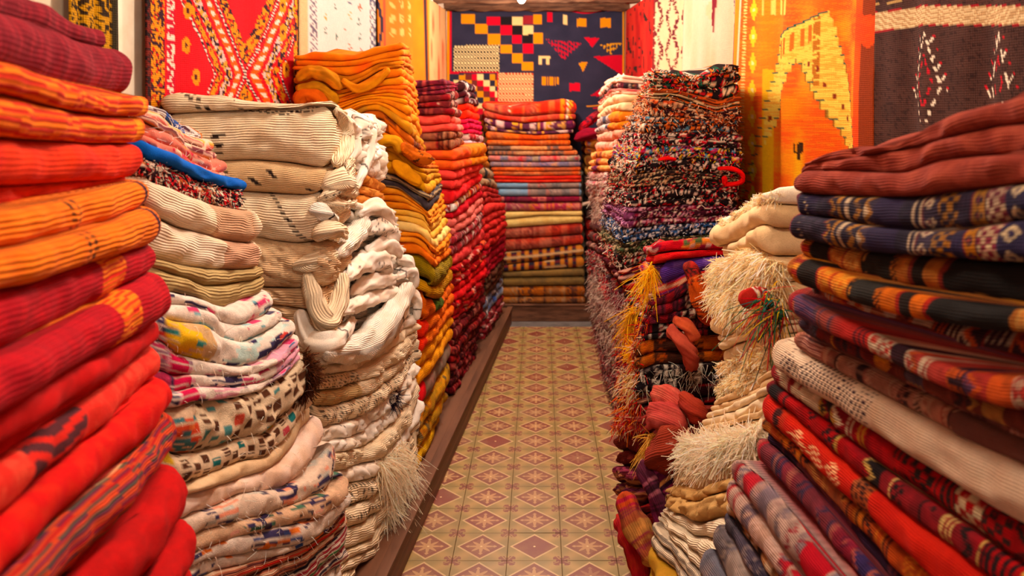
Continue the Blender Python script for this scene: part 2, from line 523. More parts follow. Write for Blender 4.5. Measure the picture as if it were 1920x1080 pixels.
def lobe(st, C, D, Ee, Ff, zt, zb, pat, seed, v0, px_step=3.0, crump=0.004, fine_near=False, rmax=0.05, is_top=False, cfreq=1.0):
    P, p, U, N = perimeter(st, C, D, Ee, Ff, px_step, fine_near)
    t, b = zat(zt, p), zat(zb, p)
    h = np.maximum(t - b, 0.003)
    n = len(P)
    Ym = 0.5 * (C[1] + D[1])
    hpx = np.percentile(h, 70) / Ym * F
    M = int(np.clip(hpx / px_step * 1.05, 5, 36))
    th = np.linspace(-math.pi / 2, math.pi / 2, M + 1)
    rs = np.random.RandomState(seed)
    R = np.minimum(h * 0.52, rmax)
    cosq = np.abs(np.cos(th)) ** 0.75
    # plan waviness of the fold
    ph = rs.uniform(0, 6.28, 8)
    wav = (np.sin(U * 9 * cfreq + ph[0]) + 0.7 * np.sin(U * 21 * cfreq + ph[1]) + 0.4 * np.sin(U * 43 * cfreq + ph[2])) * st.wob * 0.5
    fade = np.where(p < 2.05, 1.0, 0.2)
    base = P + N * (wav * fade)[:, None]
    V = th[None, :] * (h[:, None] / 2) + v0
    inset = R[:, None] * (1 - cosq[None, :])
    s1 = np.sin(U[:, None] * 55 * cfreq + V * 90 + ph[3]) + np.sin(U[:, None] * 31 * cfreq - V * 60 + ph[4]) + 0.6 * np.sin(U[:, None] * 110 * cfreq + V * 40 + ph[5])
    nn = vn(U[:, None] * 26 * cfreq, V * 40, seed) - 0.5
    if crump > 0.0095:        # bunched cloth: soft billows with sharp valleys
        q1 = U[:, None] * 17 * cfreq + V * 22; q2 = U[:, None] * 20 * cfreq - V * 26
        nn = np.abs(vn(q1, q2, seed) - 0.5) * 2.2 + np.abs(vn(q1 * 2.1, q2 * 1.7, seed + 3) - 0.5) * 0.9 - 0.6
        s1 = s1 * 0.35
    disp = (s1 * 0.35 + nn * 2.0) * crump * np.cos(th)[None, :] * fade[:, None]
    off = disp - inset
    X = base[:, None, :] + N[:, None, :] * off[:, :, None]
    Z = (t + b)[:, None] / 2 + np.sin(th)[None, :] * (h / 2)[:, None] + (np.roll(s1, 3, 0) * 0.18 * crump * np.cos(th)[None, :])
    front = np.concatenate([X, Z[:, :, None]], 2)            # n, M+1, 3
    rings = [front[:, j, :] for j in range(M + 1)]
    Vs = [V[:, j] for j in range(M + 1)]
    ctr = P.mean(0)
    zmt, zmb = float(t[p < 2].mean()), float(b[p < 2].mean())
    toprings, botrings = [], []
    for k in ((0.12, 0.3, 0.62, 0.9) if is_top else (0.25, 0.8)):
        X2 = rings[M][:, :2] * (1 - k) + ctr * k
        z2 = t * (1 - k) + zmt * k
        if is_top: z2 = z2 + crump * 1.5 * (np.sin(X2[:, 0] * 40 + ph[6]) + np.sin(X2[:, 1] * 33 + ph[7])) * (1 - k) * (k > 0)
        toprings.append(np.column_stack([X2, z2]))
    for k in (0.25, 0.8):
        X2 = rings[0][:, :2] * (1 - k) + ctr * k
        botrings.append(np.column_stack([X2, b * (1 - k) + zmb * k]))
    allr = botrings[::-1] + rings + toprings
    va = [Vs[0] - 0.1 - 0.1 * i for i in range(2)][::-1] + Vs + [Vs[-1] + 0.08 * (i + 1) for i in range(len(toprings))]
    K = len(allr)
    VV = np.concatenate(allr + [np.array([[ctr[0], ctr[1], zmb]]), np.array([[ctr[0], ctr[1], zmt]])])
    UU = np.concatenate([U] * K + [[0], [0]]); V2 = np.concatenate(va + [[v0 - .3], [v0 + .4]])
    i = np.arange(n); j = (i + 1) % n
    quads = []
    for k in range(K - 1):
        quads.append(np.column_stack([k * n + i, k * n + j, (k + 1) * n + j, (k + 1) * n + i]))
    quads = np.vstack(quads)
    c0, c1 = K * n, K * n + 1
    tris = np.vstack([np.column_stack([j, i, np.full(n, c0)]), np.column_stack([(K - 1) * n + i, (K - 1) * n + j, np.full(n, c1)])])
    col = dye(np.clip(pat(UU, V2, seed), 0, 255))
    cr = 0.0
    N3 = np.zeros((n, M + 1, 3)); N3[:, :, :2] = N[:, None, :] * np.cos(th)[None, :, None]; N3[:, :, 2] = np.sin(th)[None, :]
    return dict(V=VV, q=quads, t=tris, col=col, uv=np.column_stack([UU, V2]), P=front, N=N3, p=p)

def join(parts):
    V, q, t, col, uv, o = [], [], [], [], [], 0
    for d in parts:
        V.append(d['V']); q.append(d['q'] + o); t.append(d['t'] + o); col.append(d['col']); uv.append(d['uv']); o += len(d['V'])
    return np.vstack(V), [np.vstack(q), np.vstack(t)], np.vstack(col), np.vstack(uv)

def strands(name, parent, O, Dv, length, width, colf, seed, droop=0.5, seg=3, curl=0.35, offset=None):
    """loose yarn ends, one joined mesh of thin bent ribbons"""
    rs = np.random.RandomState(seed)
    n = len(O)
    length = length * 0.5; width = width * 1.1
    Dv = Dv + rs.normal(0, curl + .55, (n, 3)); Dv /= np.linalg.norm(Dv, axis=1)[:, None]
    L = length * rs.uniform(0.55, 1.25, n)
    side = np.cross(Dv, rs.normal(0, 1, (n, 3))); side /= np.maximum(1e-6, np.linalg.norm(side, axis=1))[:, None]
    up = np.cross(Dv, side)
    bend = rs.normal(0, 1.3, (n, 3))
    rings = []
    for k in range(seg + 1):
        f = k / seg
        c = O + Dv * (L * f)[:, None] + bend * (L * f * f * 0.5)[:, None] + np.array([0, 0, -1.0]) * (L * droop * f * f)[:, None]
        w = width * (1 - 0.45 * f)
        rings.append([c + side * w / 2, c - side * w / 2])
    V = np.stack([np.stack(r, 1) for r in rings], 1)      # n, seg+1, 2, 3
    V = V.reshape(n, -1, 3)
    per = (seg + 1) * 2
    q = []
    for k in range(seg):
        q.append([k * 2, k * 2 + 1, k * 2 + 3, k * 2 + 2])
    q = np.array(q)
    Q = (q[None] + (np.arange(n) * per)[:, None, None]).reshape(-1, 4)
    cols = colf(n, rs)
    col = np.clip(dye(np.clip(np.repeat(cols, per, 0), 0, 255)) * 1.3, 0, .95)
    me = make_mesh(name, V.reshape(-1, 3), [Q], col, np.zeros((n * per, 2)))
    o = link(name, me, M_YARN, parent)
    if n > 1: tag(o, kind='stuff')
    return o

def colpick(pal, var=0.12):
    P = np.array(pal, float)
    def f(n, rs):
        return P[rs.randint(0, len(P), n)] * rs.uniform(1 - var, 1 + var * 0.5, n)[:, None]
    return f

ORD = ['topmost', 'second', 'third', 'fourth', 'fifth', 'sixth', 'seventh', 'eighth', 'ninth', 'tenth', 'eleventh', 'twelfth', 'thirteenth',
       'fourteenth', 'fifteenth', 'sixteenth', 'seventeenth', 'eighteenth', 'nineteenth', 'twentieth', 'twenty-first', 'twenty-second',
       'twenty-third', 'twenty-fourth', 'twenty-fifth', 'twenty-sixth', 'twenty-seventh', 'twenty-eighth', 'twenty-ninth', 'thirtieth']

SEED = [11]
def build_stack(st, top, rugs, fill=None, px_step=3.0, fine_near=False, crump=0.004, cfreq=1.0):
    """rugs: dicts with label text, pattern, material and a list of folds; each fold = (bottom points, end column or None, count)"""
    # every fold boundary from the top down
    cur, ym = zcurve(st, top)
    seq = []                                  # (rug index, zt, zb, ymid, end)
    prev_y = ym
    for ri, r in enumerate(rugs):
        for fd in r['f']:
            pts, end, cnt = (list(fd) + [None, None])[:3] if isinstance(fd, tuple) else (fd, None, None)
            cnt = cnt or 1
            nb, ny = zcurve(st, pts)
            nb = np.minimum(nb, cur - 0.007 * cnt)
            rs = np.random.RandomState(SEED[0] * 3 + ri)
            fr = np.cumsum(rs.uniform(0.7, 1.3, cnt)); fr /= fr[-1]
            a = cur
            for c in range(cnt):
                amp = 0.12 if cnt > 1 and c < cnt - 1 else 0
                w = fr[c] + amp / cnt * np.sin(GRID * rs.uniform(4, 11) + rs.uniform(0, 6))
                zb_ = cur + (nb - cur) * np.clip(w, 0.03, 1)[...] if c < cnt - 1 else nb
                zb_ = np.minimum(zb_, a - 0.004)
                seq.append((ri, a, zb_, prev_y + (ny - prev_y) * (fr[c] - 0.5 / cnt), end))
                a = zb_
            cur, prev_y = zb_, ny
    nvis = len(rugs)
    if fill:
        k = 0
        zb0 = np.full_like(cur, st.zbase)
        tot = float(np.mean(cur[60:130])) - st.zbase
        nl = max(0, int(tot / 0.042))
        if tot > 0.012 and nl == 0: nl = 1
        start = cur
        for c in range(nl):
            w = (c + 1) / nl
            zb_ = start + (zb0 - start) * w
            zb_ = np.minimum(zb_, cur - 0.003)
            ri = nvis + c // 3
            yy = prev_y + 40 * (c + 1)
            seq.append((ri, cur, zb_, yy, None)); cur = zb_
        nf = (nl + 2) // 3
        rugs = rugs + [dict(t=fill['t'], p=fill['p'][i % len(fill['p'])], m=fill.get('m', 'plain'), f=[], fill=True) for i in range(nf)]
    objs = []
    for ri, r in enumerate(rugs):
        ls = [q for q in seq if q[0] == ri]
        if not ls: continue
        parts, v0 = [], 0.0
        for li, (_, zt, zb, yy, end) in enumerate(ls):
            SEED[0] += 1
            rs = np.random.RandomState(SEED[0])
            jit = rs.uniform(-0.4, 1.0) * st.wob * r.get('j', 1.0)
            C, D, Ee, Ff = st.foot(yy, end, jit)
            h = float(np.mean((zt - zb)[40:160]))
            zt2 = zt - min(0.0008, h * 0.04)
            parts.append(lobe(st, C, D, Ee, Ff, zt2, zb, r['p'], SEED[0] if not r.get('one', True) else r.setdefault('seed', SEED[0]), v0,
                              px_step * (2.6 if r.get('fill') else 1.12 * r.get('ps', 1.0)), r.get('c', crump), fine_near, is_top=(ri == 0 and li == 0 or r.get('top', False)), cfreq=cfreq))
            v0 -= h * 1.6
        V, fc, col, uv = join(parts)
        me = make_mesh('folded_rug', V, fc, col, uv)
        o = link(r.get('n', 'folded_rug'), me, MATS[r.get('m', 'plain')])
        if r.get('fill'):
            tag(o, r['t'], 'rug', 'rugs at the base of ' + st.name)
        else:
            tag(o, r['t'].replace('#', ORD[ri]), r.get('cat', 'rug'), r.get('g', 'rugs in ' + st.name))
        for sg in r.get('tuft', []):
            rs = np.random.RandomState(SEED[0] + 5)
            O, Nn = [], []
            for d in parts:
                lo, hi = sg.get('p', (0, 1.6))
                m = (d['p'] >= lo) & (d['p'] <= hi)
                K_ = d['P'].shape[1]; a_, b_ = max(1, int(K_ * .22)), int(K_ * .8)
                O.append(d['P'][m][:, a_:b_].reshape(-1, 3)); Nn.append(d['N'][m][:, a_:b_].reshape(-1, 3))
            O, Nn = np.vstack(O), np.vstack(Nn)
            if len(O) < 4: continue
            idx = rs.randint(0, len(O), sg['n'])
            strands(sg.get('name', 'yarn_pile'), o, O[idx] + rs.normal(0, 0.002, (sg['n'], 3)), Nn[idx], sg['len'], sg['w'], colpick(sg['pal'], sg.get('var', .15)), SEED[0], sg.get('droop', .6), curl=sg.get('curl', .45), seg=sg.get('seg', 3))
        recenter(o)
        objs.append(o)
    return objs

def roll(name, pts, rad, pat, label, mat='plain', cat='rug', group=None, flat=1.0, n=None, seed=None, parent=None, crump=0.003, endc=True, px_step=3.0):
    """a rolled or bunched cloth along a path of world points, with rounded ends"""
    SEED[0] += 1
    seed = seed or SEED[0]
    pts = np.array(pts, float); rad = np.array(rad, float)
    t = np.linspace(0, 1, len(pts))
    m = n or 40
    tt = np.linspace(0, 1, m)
    # smooth path (Catmull-Rom through the points)
    def cr(A):
        A = np.asarray(A, float)
        out = []
        x = tt * (len(A) - 1)
        i = np.clip(np.floor(x).astype(int), 0, len(A) - 2); f = x - i
        p0, p1, p2, p3 = A[np.maximum(i - 1, 0)], A[i], A[i + 1], A[np.minimum(i + 2, len(A) - 1)]
        if A.ndim == 2: f = f[:, None]
        return 0.5 * (2 * p1 + (p2 - p0) * f + (2 * p0 - 5 * p1 + 4 * p2 - p3) * f ** 2 + (3 * p1 - p0 - 3 * p2 + p3) * f ** 3)
    Cn, R = cr(pts), cr(rad)
    T = np.gradient(Cn, axis=0); T /= np.linalg.norm(T, axis=1)[:, None]
    up = np.tile([0, 0, 1.0], (m, 1)); 
    if np.abs(T[:, 2]).mean() > 0.8: up = np.tile([0, 1.0, 0], (m, 1))
    S = np.cross(T, up); S /= np.linalg.norm(S, axis=1)[:, None]
    B = np.cross(S, T)
    U = np.concatenate([[0], np.cumsum(np.linalg.norm(np.diff(Cn, axis=0), axis=1))])
    L = U[-1]
    e = np.minimum(U, L - U) / np.maximum(R, 1e-3)
    capf = np.where(e < 1, np.sqrt(np.clip(1 - (1 - e) ** 2, 0.02, 1)), 1.0)
    k = 22
    a = np.linspace(0, 2 * math.pi, k, endpoint=False)
    Rr = (R * capf)[:, None] * (1 + 0.13 * np.sin(a[None, :] * 4 + seed + 2.5 * np.sin(U[:, None] * 14 + seed)) + 0.08 * np.sin(a[None, :] * 7 - U[:, None] * 26 + seed))
    dsp = (vn(U[:, None] * 30 + 0 * a[None, :], np.cos(a)[None, :] * 3 + 9 + 0 * U[:, None], seed) - 0.5) * 2 * crump + np.sin(U[:, None] * 80 + a[None, :] * 2 + seed) * crump * 0.4
    Rr = Rr + dsp * capf[:, None]
    X = Cn[:, None, :] + S[:, None, :] * (np.cos(a)[None, :] * Rr)[:, :, None] + B[:, None, :] * (np.sin(a)[None, :] * Rr * flat)[:, :, None]
    VV = np.vstack([X.reshape(-1, 3), Cn[:1], Cn[-1:]])
    UU = np.concatenate([np.repeat(U, k), [0, L]]); V2 = np.concatenate([(a[None, :] * R[:, None]).ravel(), [0, 0]])
    i = np.arange(k); j = (i + 1) % k
    q = np.vstack([np.column_stack([r * k + i, r * k + j, (r + 1) * k + j, (r + 1) * k + i]) for r in range(m - 1)])
    tr = np.vstack([np.column_stack([j, i, np.full(k, m * k)]), np.column_stack([(m - 1) * k + i, (m - 1) * k + j, np.full(k, m * k + 1)])])
    col = dye(np.clip(pat(UU, V2, seed), 0, 255))
    me = make_mesh(name, VV, [q, tr], col, np.column_stack([UU, V2]))
    o = link(name, me, MATS[mat], parent)
    if parent is None:
        tag(o, label, cat, group)
    elif label: tag(o, label)
    return o
print('part2 ok')
# ------------------------------------------------------------------ room shell
def box(name, x0, x1, y0, y1, z0, z1, mat, parent=None, bevel=0):
    V = np.array([[x, y, z] for x in (x0, x1) for y in (y0, y1) for z in (z0, z1)], float)
    Q = np.array([[0, 1, 3, 2], [4, 6, 7, 5], [0, 4, 5, 1], [2, 3, 7, 6], [0, 2, 6, 4], [1, 5, 7, 3]])
    me = make_mesh(name, V, [Q], smooth=False)
    o = link(name, me, mat, parent)
    if bevel:
        b = o.modifiers.new('bevel', 'BEVEL'); b.width = bevel; b.segments = 2
    return o

def prism(name, poly, z0, z1, mat, parent=None, bevel=0):
    n = len(poly)
    V = np.array([[x, y, z] for z in (z0, z1) for x, y in poly], float)
    me = bpy.data.meshes.new(name)
    fs = [list(range(n))[::-1], list(range(n, 2 * n))] + [[i, (i + 1) % n, n + (i + 1) % n, n + i] for i in range(n)]
    me.from_pydata(V.tolist(), [], fs); me.update()
    o = link(name, me, mat, parent)
    if bevel:
        b = o.modifiers.new('bevel', 'BEVEL'); b.width = bevel; b.segments = 2
    return o

Y0, Y1 = -0.6, BACK_Y
fl = box('floor', -1.7, 1.7, Y0, Y1 + 0.2, -0.06, -0.0085, M_MORTAR); tag(fl, kind='structure')

# patterned cement tile, one material: diamond with a leaf rosette, corner leaves, worn and tinted tile by tile
def tile_mat():
    m, nt, b = new_mat('cement_tile', 0.38)
    b.inputs['Specular IOR Level'].default_value = 0.4
    tc = nt.nodes.new('ShaderNodeTexCoord')
    sp = nt.nodes.new('ShaderNodeSeparateXYZ'); nt.links.new(tc.outputs['Object'], sp.inputs[0])
    x, y = E(nt, sp.outputs[0]) * 5.0, E(nt, sp.outputs[1]) * 5.0        # -0.5..0.5 across the tile
    oi = nt.nodes.new('ShaderNodeObjectInfo'); rnd = E(nt, oi.outputs['Random'])
    pos = nt.nodes.new('ShaderNodeNewGeometry').outputs['Position']
    w1 = noise(nt, pos, 7, 4); w2 = noise(nt, pos, 60, 4, 0.7)
    ax, ay = x.abs(), y.abs()
    d = ax + ay                                   # diamond distance
    jag = (w2 - 0.5) * 0.012
    dj = d + jag
    base = mix(nt, ((ax - ay).abs() * 1.0).sm(0.0, 0.3), lin((176, 140, 80)), lin((146, 122, 66)))
    c = mix(nt, (dj - 0.435).abs().lt(0.026), base, lin((204, 170, 118)))       # pale outline
    c = mix(nt, dj.lt(0.41), c, lin((132, 66, 50)))                            # brown diamond
    # rosette: eight leaves and a rim
    r2 = ((x * x + y * y) * 1.0)
    r = r2._op('SQRT')
    at2 = y._op('ARCTAN2', x)
    pet = ((at2 * 4.0).sin()).abs()
    pet2 = ((at2 * 8.0)._op('COSINE') * 0.5 + 0.5)
    leaf = (r + pet * 0.10 - pet2 * 0.05).lt(0.20)
    c = mix(nt, d.lt(0.30) * 0.2 * rnd.sm(0.1, 0.25), c, lin((170, 120, 80)))
    dots = ((ax - 0.10).abs() + (ay - 0.10).abs()).lt(0.035)
    tips = ((ax.mx(ay) - 0.25).abs() + (ax.mn(ay)) * 1.2).lt(0.05)
    lf = (leaf.mx(dots)).mx(tips)
    fade = rnd.sm(0.1, 0.25)
    c = mix(nt, lf * fade, c, lin((190, 142, 94)))
    c = mix(nt, r.lt(0.022), c, lin((226, 196, 140)))
    # corner leaves: squared maroon leaves in the four corners
    cx, cy = (ax - 0.5).abs(), (ay - 0.5).abs()
    sq = cx.mx(cy).lt(0.155)
    n1_ = cx.gt(0.105) * cy.lt(0.04)
    n2_ = cy.gt(0.10) * cx.lt(0.045)
    n3_ = (cx + cy).gt(0.27)
    gaps = ((cy - cx * 0.62).abs().lt(0.010)) * cx.gt(0.05)
    cm = sq * (1.0 - (n1_.mx(n2_)).mx(n3_.mx(gaps)))
    c = mix(nt, cm * (w2.gt(0.34)) * 0.92, c, lin((126, 54, 44)))
    # wear, tint and dirt
    c = mix(nt, w1.sm(0.45, 0.8) * 0.35, c, lin((172, 140, 96)))
    c = mix(nt, rnd.sm(0.0, 1.0) * 0.22, c, lin((130, 98, 66)))
    edge = (ax.mx(ay)).sm(0.478, 0.5)
    c = mix(nt, edge * 0.4, c, lin((120, 92, 62)))
    nt.links.new(c, b.inputs['Base Color'])
    rr = (w1 * 0.3 + 0.28); nt.links.new(rr.s, b.inputs['Roughness'])
    bm = nt.nodes.new('ShaderNodeBump'); bm.inputs['Strength'].default_value = 0.25; bm.inputs['Distance'].default_value = 0.001
    nt.links.new((w1 * 1.0 + w2 * 0.3).s, bm.inputs['Height']); nt.links.new(bm.outputs[0], b.inputs['Normal'])
    return m
M_TILE = tile_mat()
bv = 0.0010
hs = 0.0995
def tile_mesh():
    V = []
    for z, h in ((-0.0085, hs), (-0.0012, hs), (0.0, hs - bv)):
        V += [(-h, -h, z), (h, -h, z), (h, h, z), (-h, h, z)]
    Q = [[8, 9, 10, 11]]
    for L in (0, 4):
        for i in range(4): Q.append([L + i, L + (i + 1) % 4, L + 4 + (i + 1) % 4, L + 4 + i])
    return make_mesh('tile', V, [np.array(Q)], smooth=False)
TM = tile_mesh(); TM.materials.append(M_TILE)
rt = random.Random(4)
for iy in range(-13, 17):
    for ix in range(-4, 4):
        cx, cy = -0.018 + 0.2 * ix, 3.114 + 0.2 * iy
        if cx < -0.75 + 0.0: continue
        o = bpy.data.objects.new('tile', TM); COL.objects.link(o); o.parent = fl
        o.location = (cx, cy, rt.uniform(-0.0006, 0.0006)); o.rotation_euler = (rt.uniform(-.003, .003), rt.uniform(-.003, .003), rt.choice([0, 0, math.pi / 2, math.pi]) + rt.uniform(-.004, .004))
st_ = box('trim_1', -0.36, 0.405, 6.32, 6.47, -0.008, 0.003, M_STONE, bevel=0.002); tag(st_, kind='structure')

def wallpanel(name, pts, z0, z1, mat):
    o = prism(name, pts, z0, z1, mat); tag(o, kind='structure'); return o
ZC = 2.62
wallpanel('wall_left', [(wall_l(Y0), Y0), (wall_l(Y1), Y1), (wall_l(Y1) - .15, Y1), (wall_l(Y0) - .15, Y0)], -0.06, ZC, M_WALL)
wallpanel('wall_right', [(wall_r(Y0), Y0), (wall_r(Y0) + .15, Y0), (wall_r(Y1) + .15, Y1), (wall_r(Y1), Y1)], -0.06, ZC, M_WALL)
wallpanel('wall_back', [(-1.0, Y1), (1.0, Y1), (1.0, Y1 + .15), (-1.0, Y1 + .15)], -0.06, ZC, M_WALL)
wallpanel('ceiling', [(-1.7, Y0), (1.7, Y0), (1.7, Y1 + .15), (-1.7, Y1 + .15)], ZC, ZC + 0.1, M_CEIL)

# platforms that carry the piles
pl = prism('platform', [(-0.71, 0.0), (-0.215, 6.42), (wall_l(6.42) + .002, 6.42), (wall_l(0) + .002, 0.0)], 0.0, PLAT_Z - 0.012, M_WOOD, bevel=0.004)
tag(pl, 'low brown wooden platform along the left side of the aisle', 'platform')
pr = prism('platform', [(0.405, 0.0), (wall_r(0) - .002, 0.0), (wall_r(6.42) - .002, 6.42), (0.405, 6.42)], 0.0, PLAT_Z - 0.012, M_WOOD, bevel=0.004)
tag(pr, 'low brown wooden platform along the right side of the aisle', 'platform')
pb = prism('platform', [(-0.80, 6.48), (0.76, 6.48), (0.76, Y1 - .002), (-0.80, Y1 - .002)], 0.0, PLAT_Z - 0.012, M_WOOD, bevel=0.004)
tag(pb, 'low wooden platform across the far end of the aisle', 'platform')
for o_, pts in ((pl, [(-0.70, 0.0), (-0.205, 6.42), (-0.245, 6.42), (-0.74, 0.0)]), (pr, [(0.395, 0.0), (0.435, 0.0), (0.435, 6.42), (0.395, 6.42)]), (pb, [(-0.80, 6.47), (0.76, 6.47), (0.76, 6.51), (-0.80, 6.51)])):
    prism('top_board_edge', pts, PLAT_Z - 0.0118, PLAT_Z - 0.001, M_WOOD, o_, bevel=0.002)

# ceiling beams over the far end, and the bulbs
for i, (yb, r, zz) in enumerate([(6.1, .045, 2.57), (6.62, .05, 2.565), (7.08, .05, 2.56)]):
    SEED[0] += 1
    o = roll('ceiling_beam', [(-0.93, yb, zz), (-.3, yb + .02, zz + .005), (.35, yb - .01, zz - .004), (0.86, yb + .01, zz)], [r, r * 1.05, r * .95, r], solid((110, 74, 52), (60, 38, 30), 20, .8, .2), None, endc=False, crump=.006)
    o.data.materials.clear(); o.data.materials.append(M_BEAM)
    tag(o, ['rough brown pole beam under the ceiling nearest the bulb', 'rough brown pole beam in the middle of the ceiling end', 'rough brown pole beam above the navy hanging rug'][i], 'beam', kind='structure')
    o.name = 'trim_%d' % (i + 2)
mb, ntb, bb = new_mat('lit_bulb', 0.3)
bb.inputs['Emission Color'].default_value = (1, 0.86, 0.66, 1); bb.inputs['Emission Strength'].default_value = 14
def lathe(name, prf, mat, loc, parent=None, k=20):
    a = np.linspace(0, 2 * math.pi, k, endpoint=False)
    V = np.array([[r * math.cos(t), r * math.sin(t), z] for r, z in prf for t in a])
    i = np.arange(k); j = (i + 1) % k
    Q = np.vstack([np.column_stack([q * k + i, q * k + j, (q + 1) * k + j, (q + 1) * k + i]) for q in range(len(prf) - 1)])
    o = link(name, make_mesh(name, V, [Q]), mat, parent); o.location = loc
    return o
BL = ['bare hanging bulb near the entrance', 'bare hanging bulb over the front of the aisle', 'bare hanging bulb over the middle of the aisle', 'glowing bare bulb at the far end, in front of the navy rug', 'bare hanging bulb between the middle and the far end']
for i, (x, y, z, w) in enumerate(LAMPS):
    e = bpy.data.objects.new('ceiling_lamp', None); COL.objects.link(e); e.location = (x, y, ZC)
    tag(e, BL[i], 'lamp')
    lathe('cord', [(.003, 0), (.003, -(ZC - z) + .11)], M_BLACK, (0, 0, 0), e, 8)
    lathe('socket', [(.004, .045), (.016, .04), (.018, 0), (.013, -.004)], M_BLACK, (0, 0, z - ZC + .07), e)
    lathe('bulb', [(.012, .07), (.014, .05), (.026, .03), (.031, .008), (.027, -.012), (.015, -.026), (.001, -.03)], mb, (0, 0, z - ZC), e)

# ------------------------------------------------------------------ rugs hung on the walls
def hang(label, xs, wallf, zt, zb, colf, amp=0.012, waves=3.0, off=0.03, step=3.0, seed=1, tilt=0.0, cat='hanging rug', back=None, topf=None, dim=0.62):
    """colf(x, y): colour at surveyed picture column/row of the rug as it hangs"""
    x0, x1 = xs
    if back is None:
        cols = np.linspace(x0, x1, int(abs(x1 - x0) / step) + 2)
        P = []
        for x in cols:
            r = (x - XC) / F
            a_, b_ = wallf(0.0), wallf(1.0) - wallf(0.0)     # X = a + b*Y
            o_ = off if r < 0 else -off
            Y = (a_ + o_) / (r - b_); P.append((r * Y, Y))
        P = np.array(P)
    else:
        cols = np.linspace(x0, x1, int(abs(x1 - x0) / step) + 2)
        P = np.column_stack([(cols - XC) / F * back, np.full(len(cols), back)])
    d = P[-1] - P[0]; d /= np.linalg.norm(d)
    n = np.array([d[1], -d[0]])
    if back is not None: n = np.array([0, -1.0])
    elif (P.mean(0) * n).sum() > 0 and abs(n[0]) > 0.5 and np.sign(n[0]) == np.sign(P.mean(0)[0]): n = -n
    if np.sign(n[0]) == np.sign(P[:, 0].mean()) and back is None: n = -n
    Ym = P[:, 1].mean()
    nz = int((zt - zb) / (step * P[:, 1].min() / F * 1.15)) + 2
    zs = np.linspace(zt, zb, min(nz, 260))
    L = np.linalg.norm(P - P[0], axis=1)
    ph = seed * 1.7
    ww = np.sin(L[:, None] * waves * 6.28 / max(L[-1], .1) + ph + 0.4 * (zt - zs)[None, :]) + 0.5 * np.sin(L[:, None] * waves * 13.1 / max(L[-1], .1) + ph * 2 + 0.3 * zs[None, :])
    ww = (ww + 1.5) / 3 * (0.25 + 0.75 * np.clip((zt - zs) / 0.8, 0, 1))[None, :] * amp * 2
    X = P[:, None, :] + n[None, None, :] * ww[:, :, None]
    Zt = zs[None, :] + np.zeros((len(P), 1))
    if topf is not None: Zt = Zt + topf(L / L[-1])[:, None] * np.clip((zs - zb) / (zt - zb), 0, 1)[None, :]
    px = cols[:, None] + 0 * zs[None, :]
    py = YH - (Zt - H) * F / P[:, 1][:, None]
    col = (dye(np.clip(colf(px, py), 0, 255)) * dim).reshape(-1, 3)
    V = np.concatenate([X, Zt[:, :, None]], 2).reshape(-1, 3)
    m, k = len(P), len(zs)
    i, j = np.meshgrid(np.arange(m - 1), np.arange(k - 1), indexing='ij')
    Q = np.column_stack([(i * k + j).ravel(), ((i + 1) * k + j).ravel(), ((i + 1) * k + j + 1).ravel(), (i * k + j + 1).ravel()])
    uv = np.column_stack([np.repeat(L, k), np.tile(zs, m)])
    o = link('hanging_rug', make_mesh('hanging_rug', V, [Q], col, uv), M_HANG)
    s_ = o.modifiers.new('thickness', 'SOLIDIFY'); s_.thickness = 0.005; s_.offset = -1
    recenter(o)
    tag(o, label, 'rug')
    return o

def rect(o, x, y, x0, y0, x1, y1, c): return put(o, (x >= x0) & (x <= x1) & (y >= y0) & (y <= y1), c)
def trimask(x, y, a, b, c):
    def sgn(p, q): return (x - q[0]) * (p[1] - q[1]) - (p[0] - q[0]) * (y - q[1])
    s1, s2, s3 = sgn(a, b), sgn(b, c), sgn(c, a)
    return ((s1 >= 0) & (s2 >= 0) & (s3 >= 0)) | ((s1 <= 0) & (s2 <= 0) & (s3 <= 0))

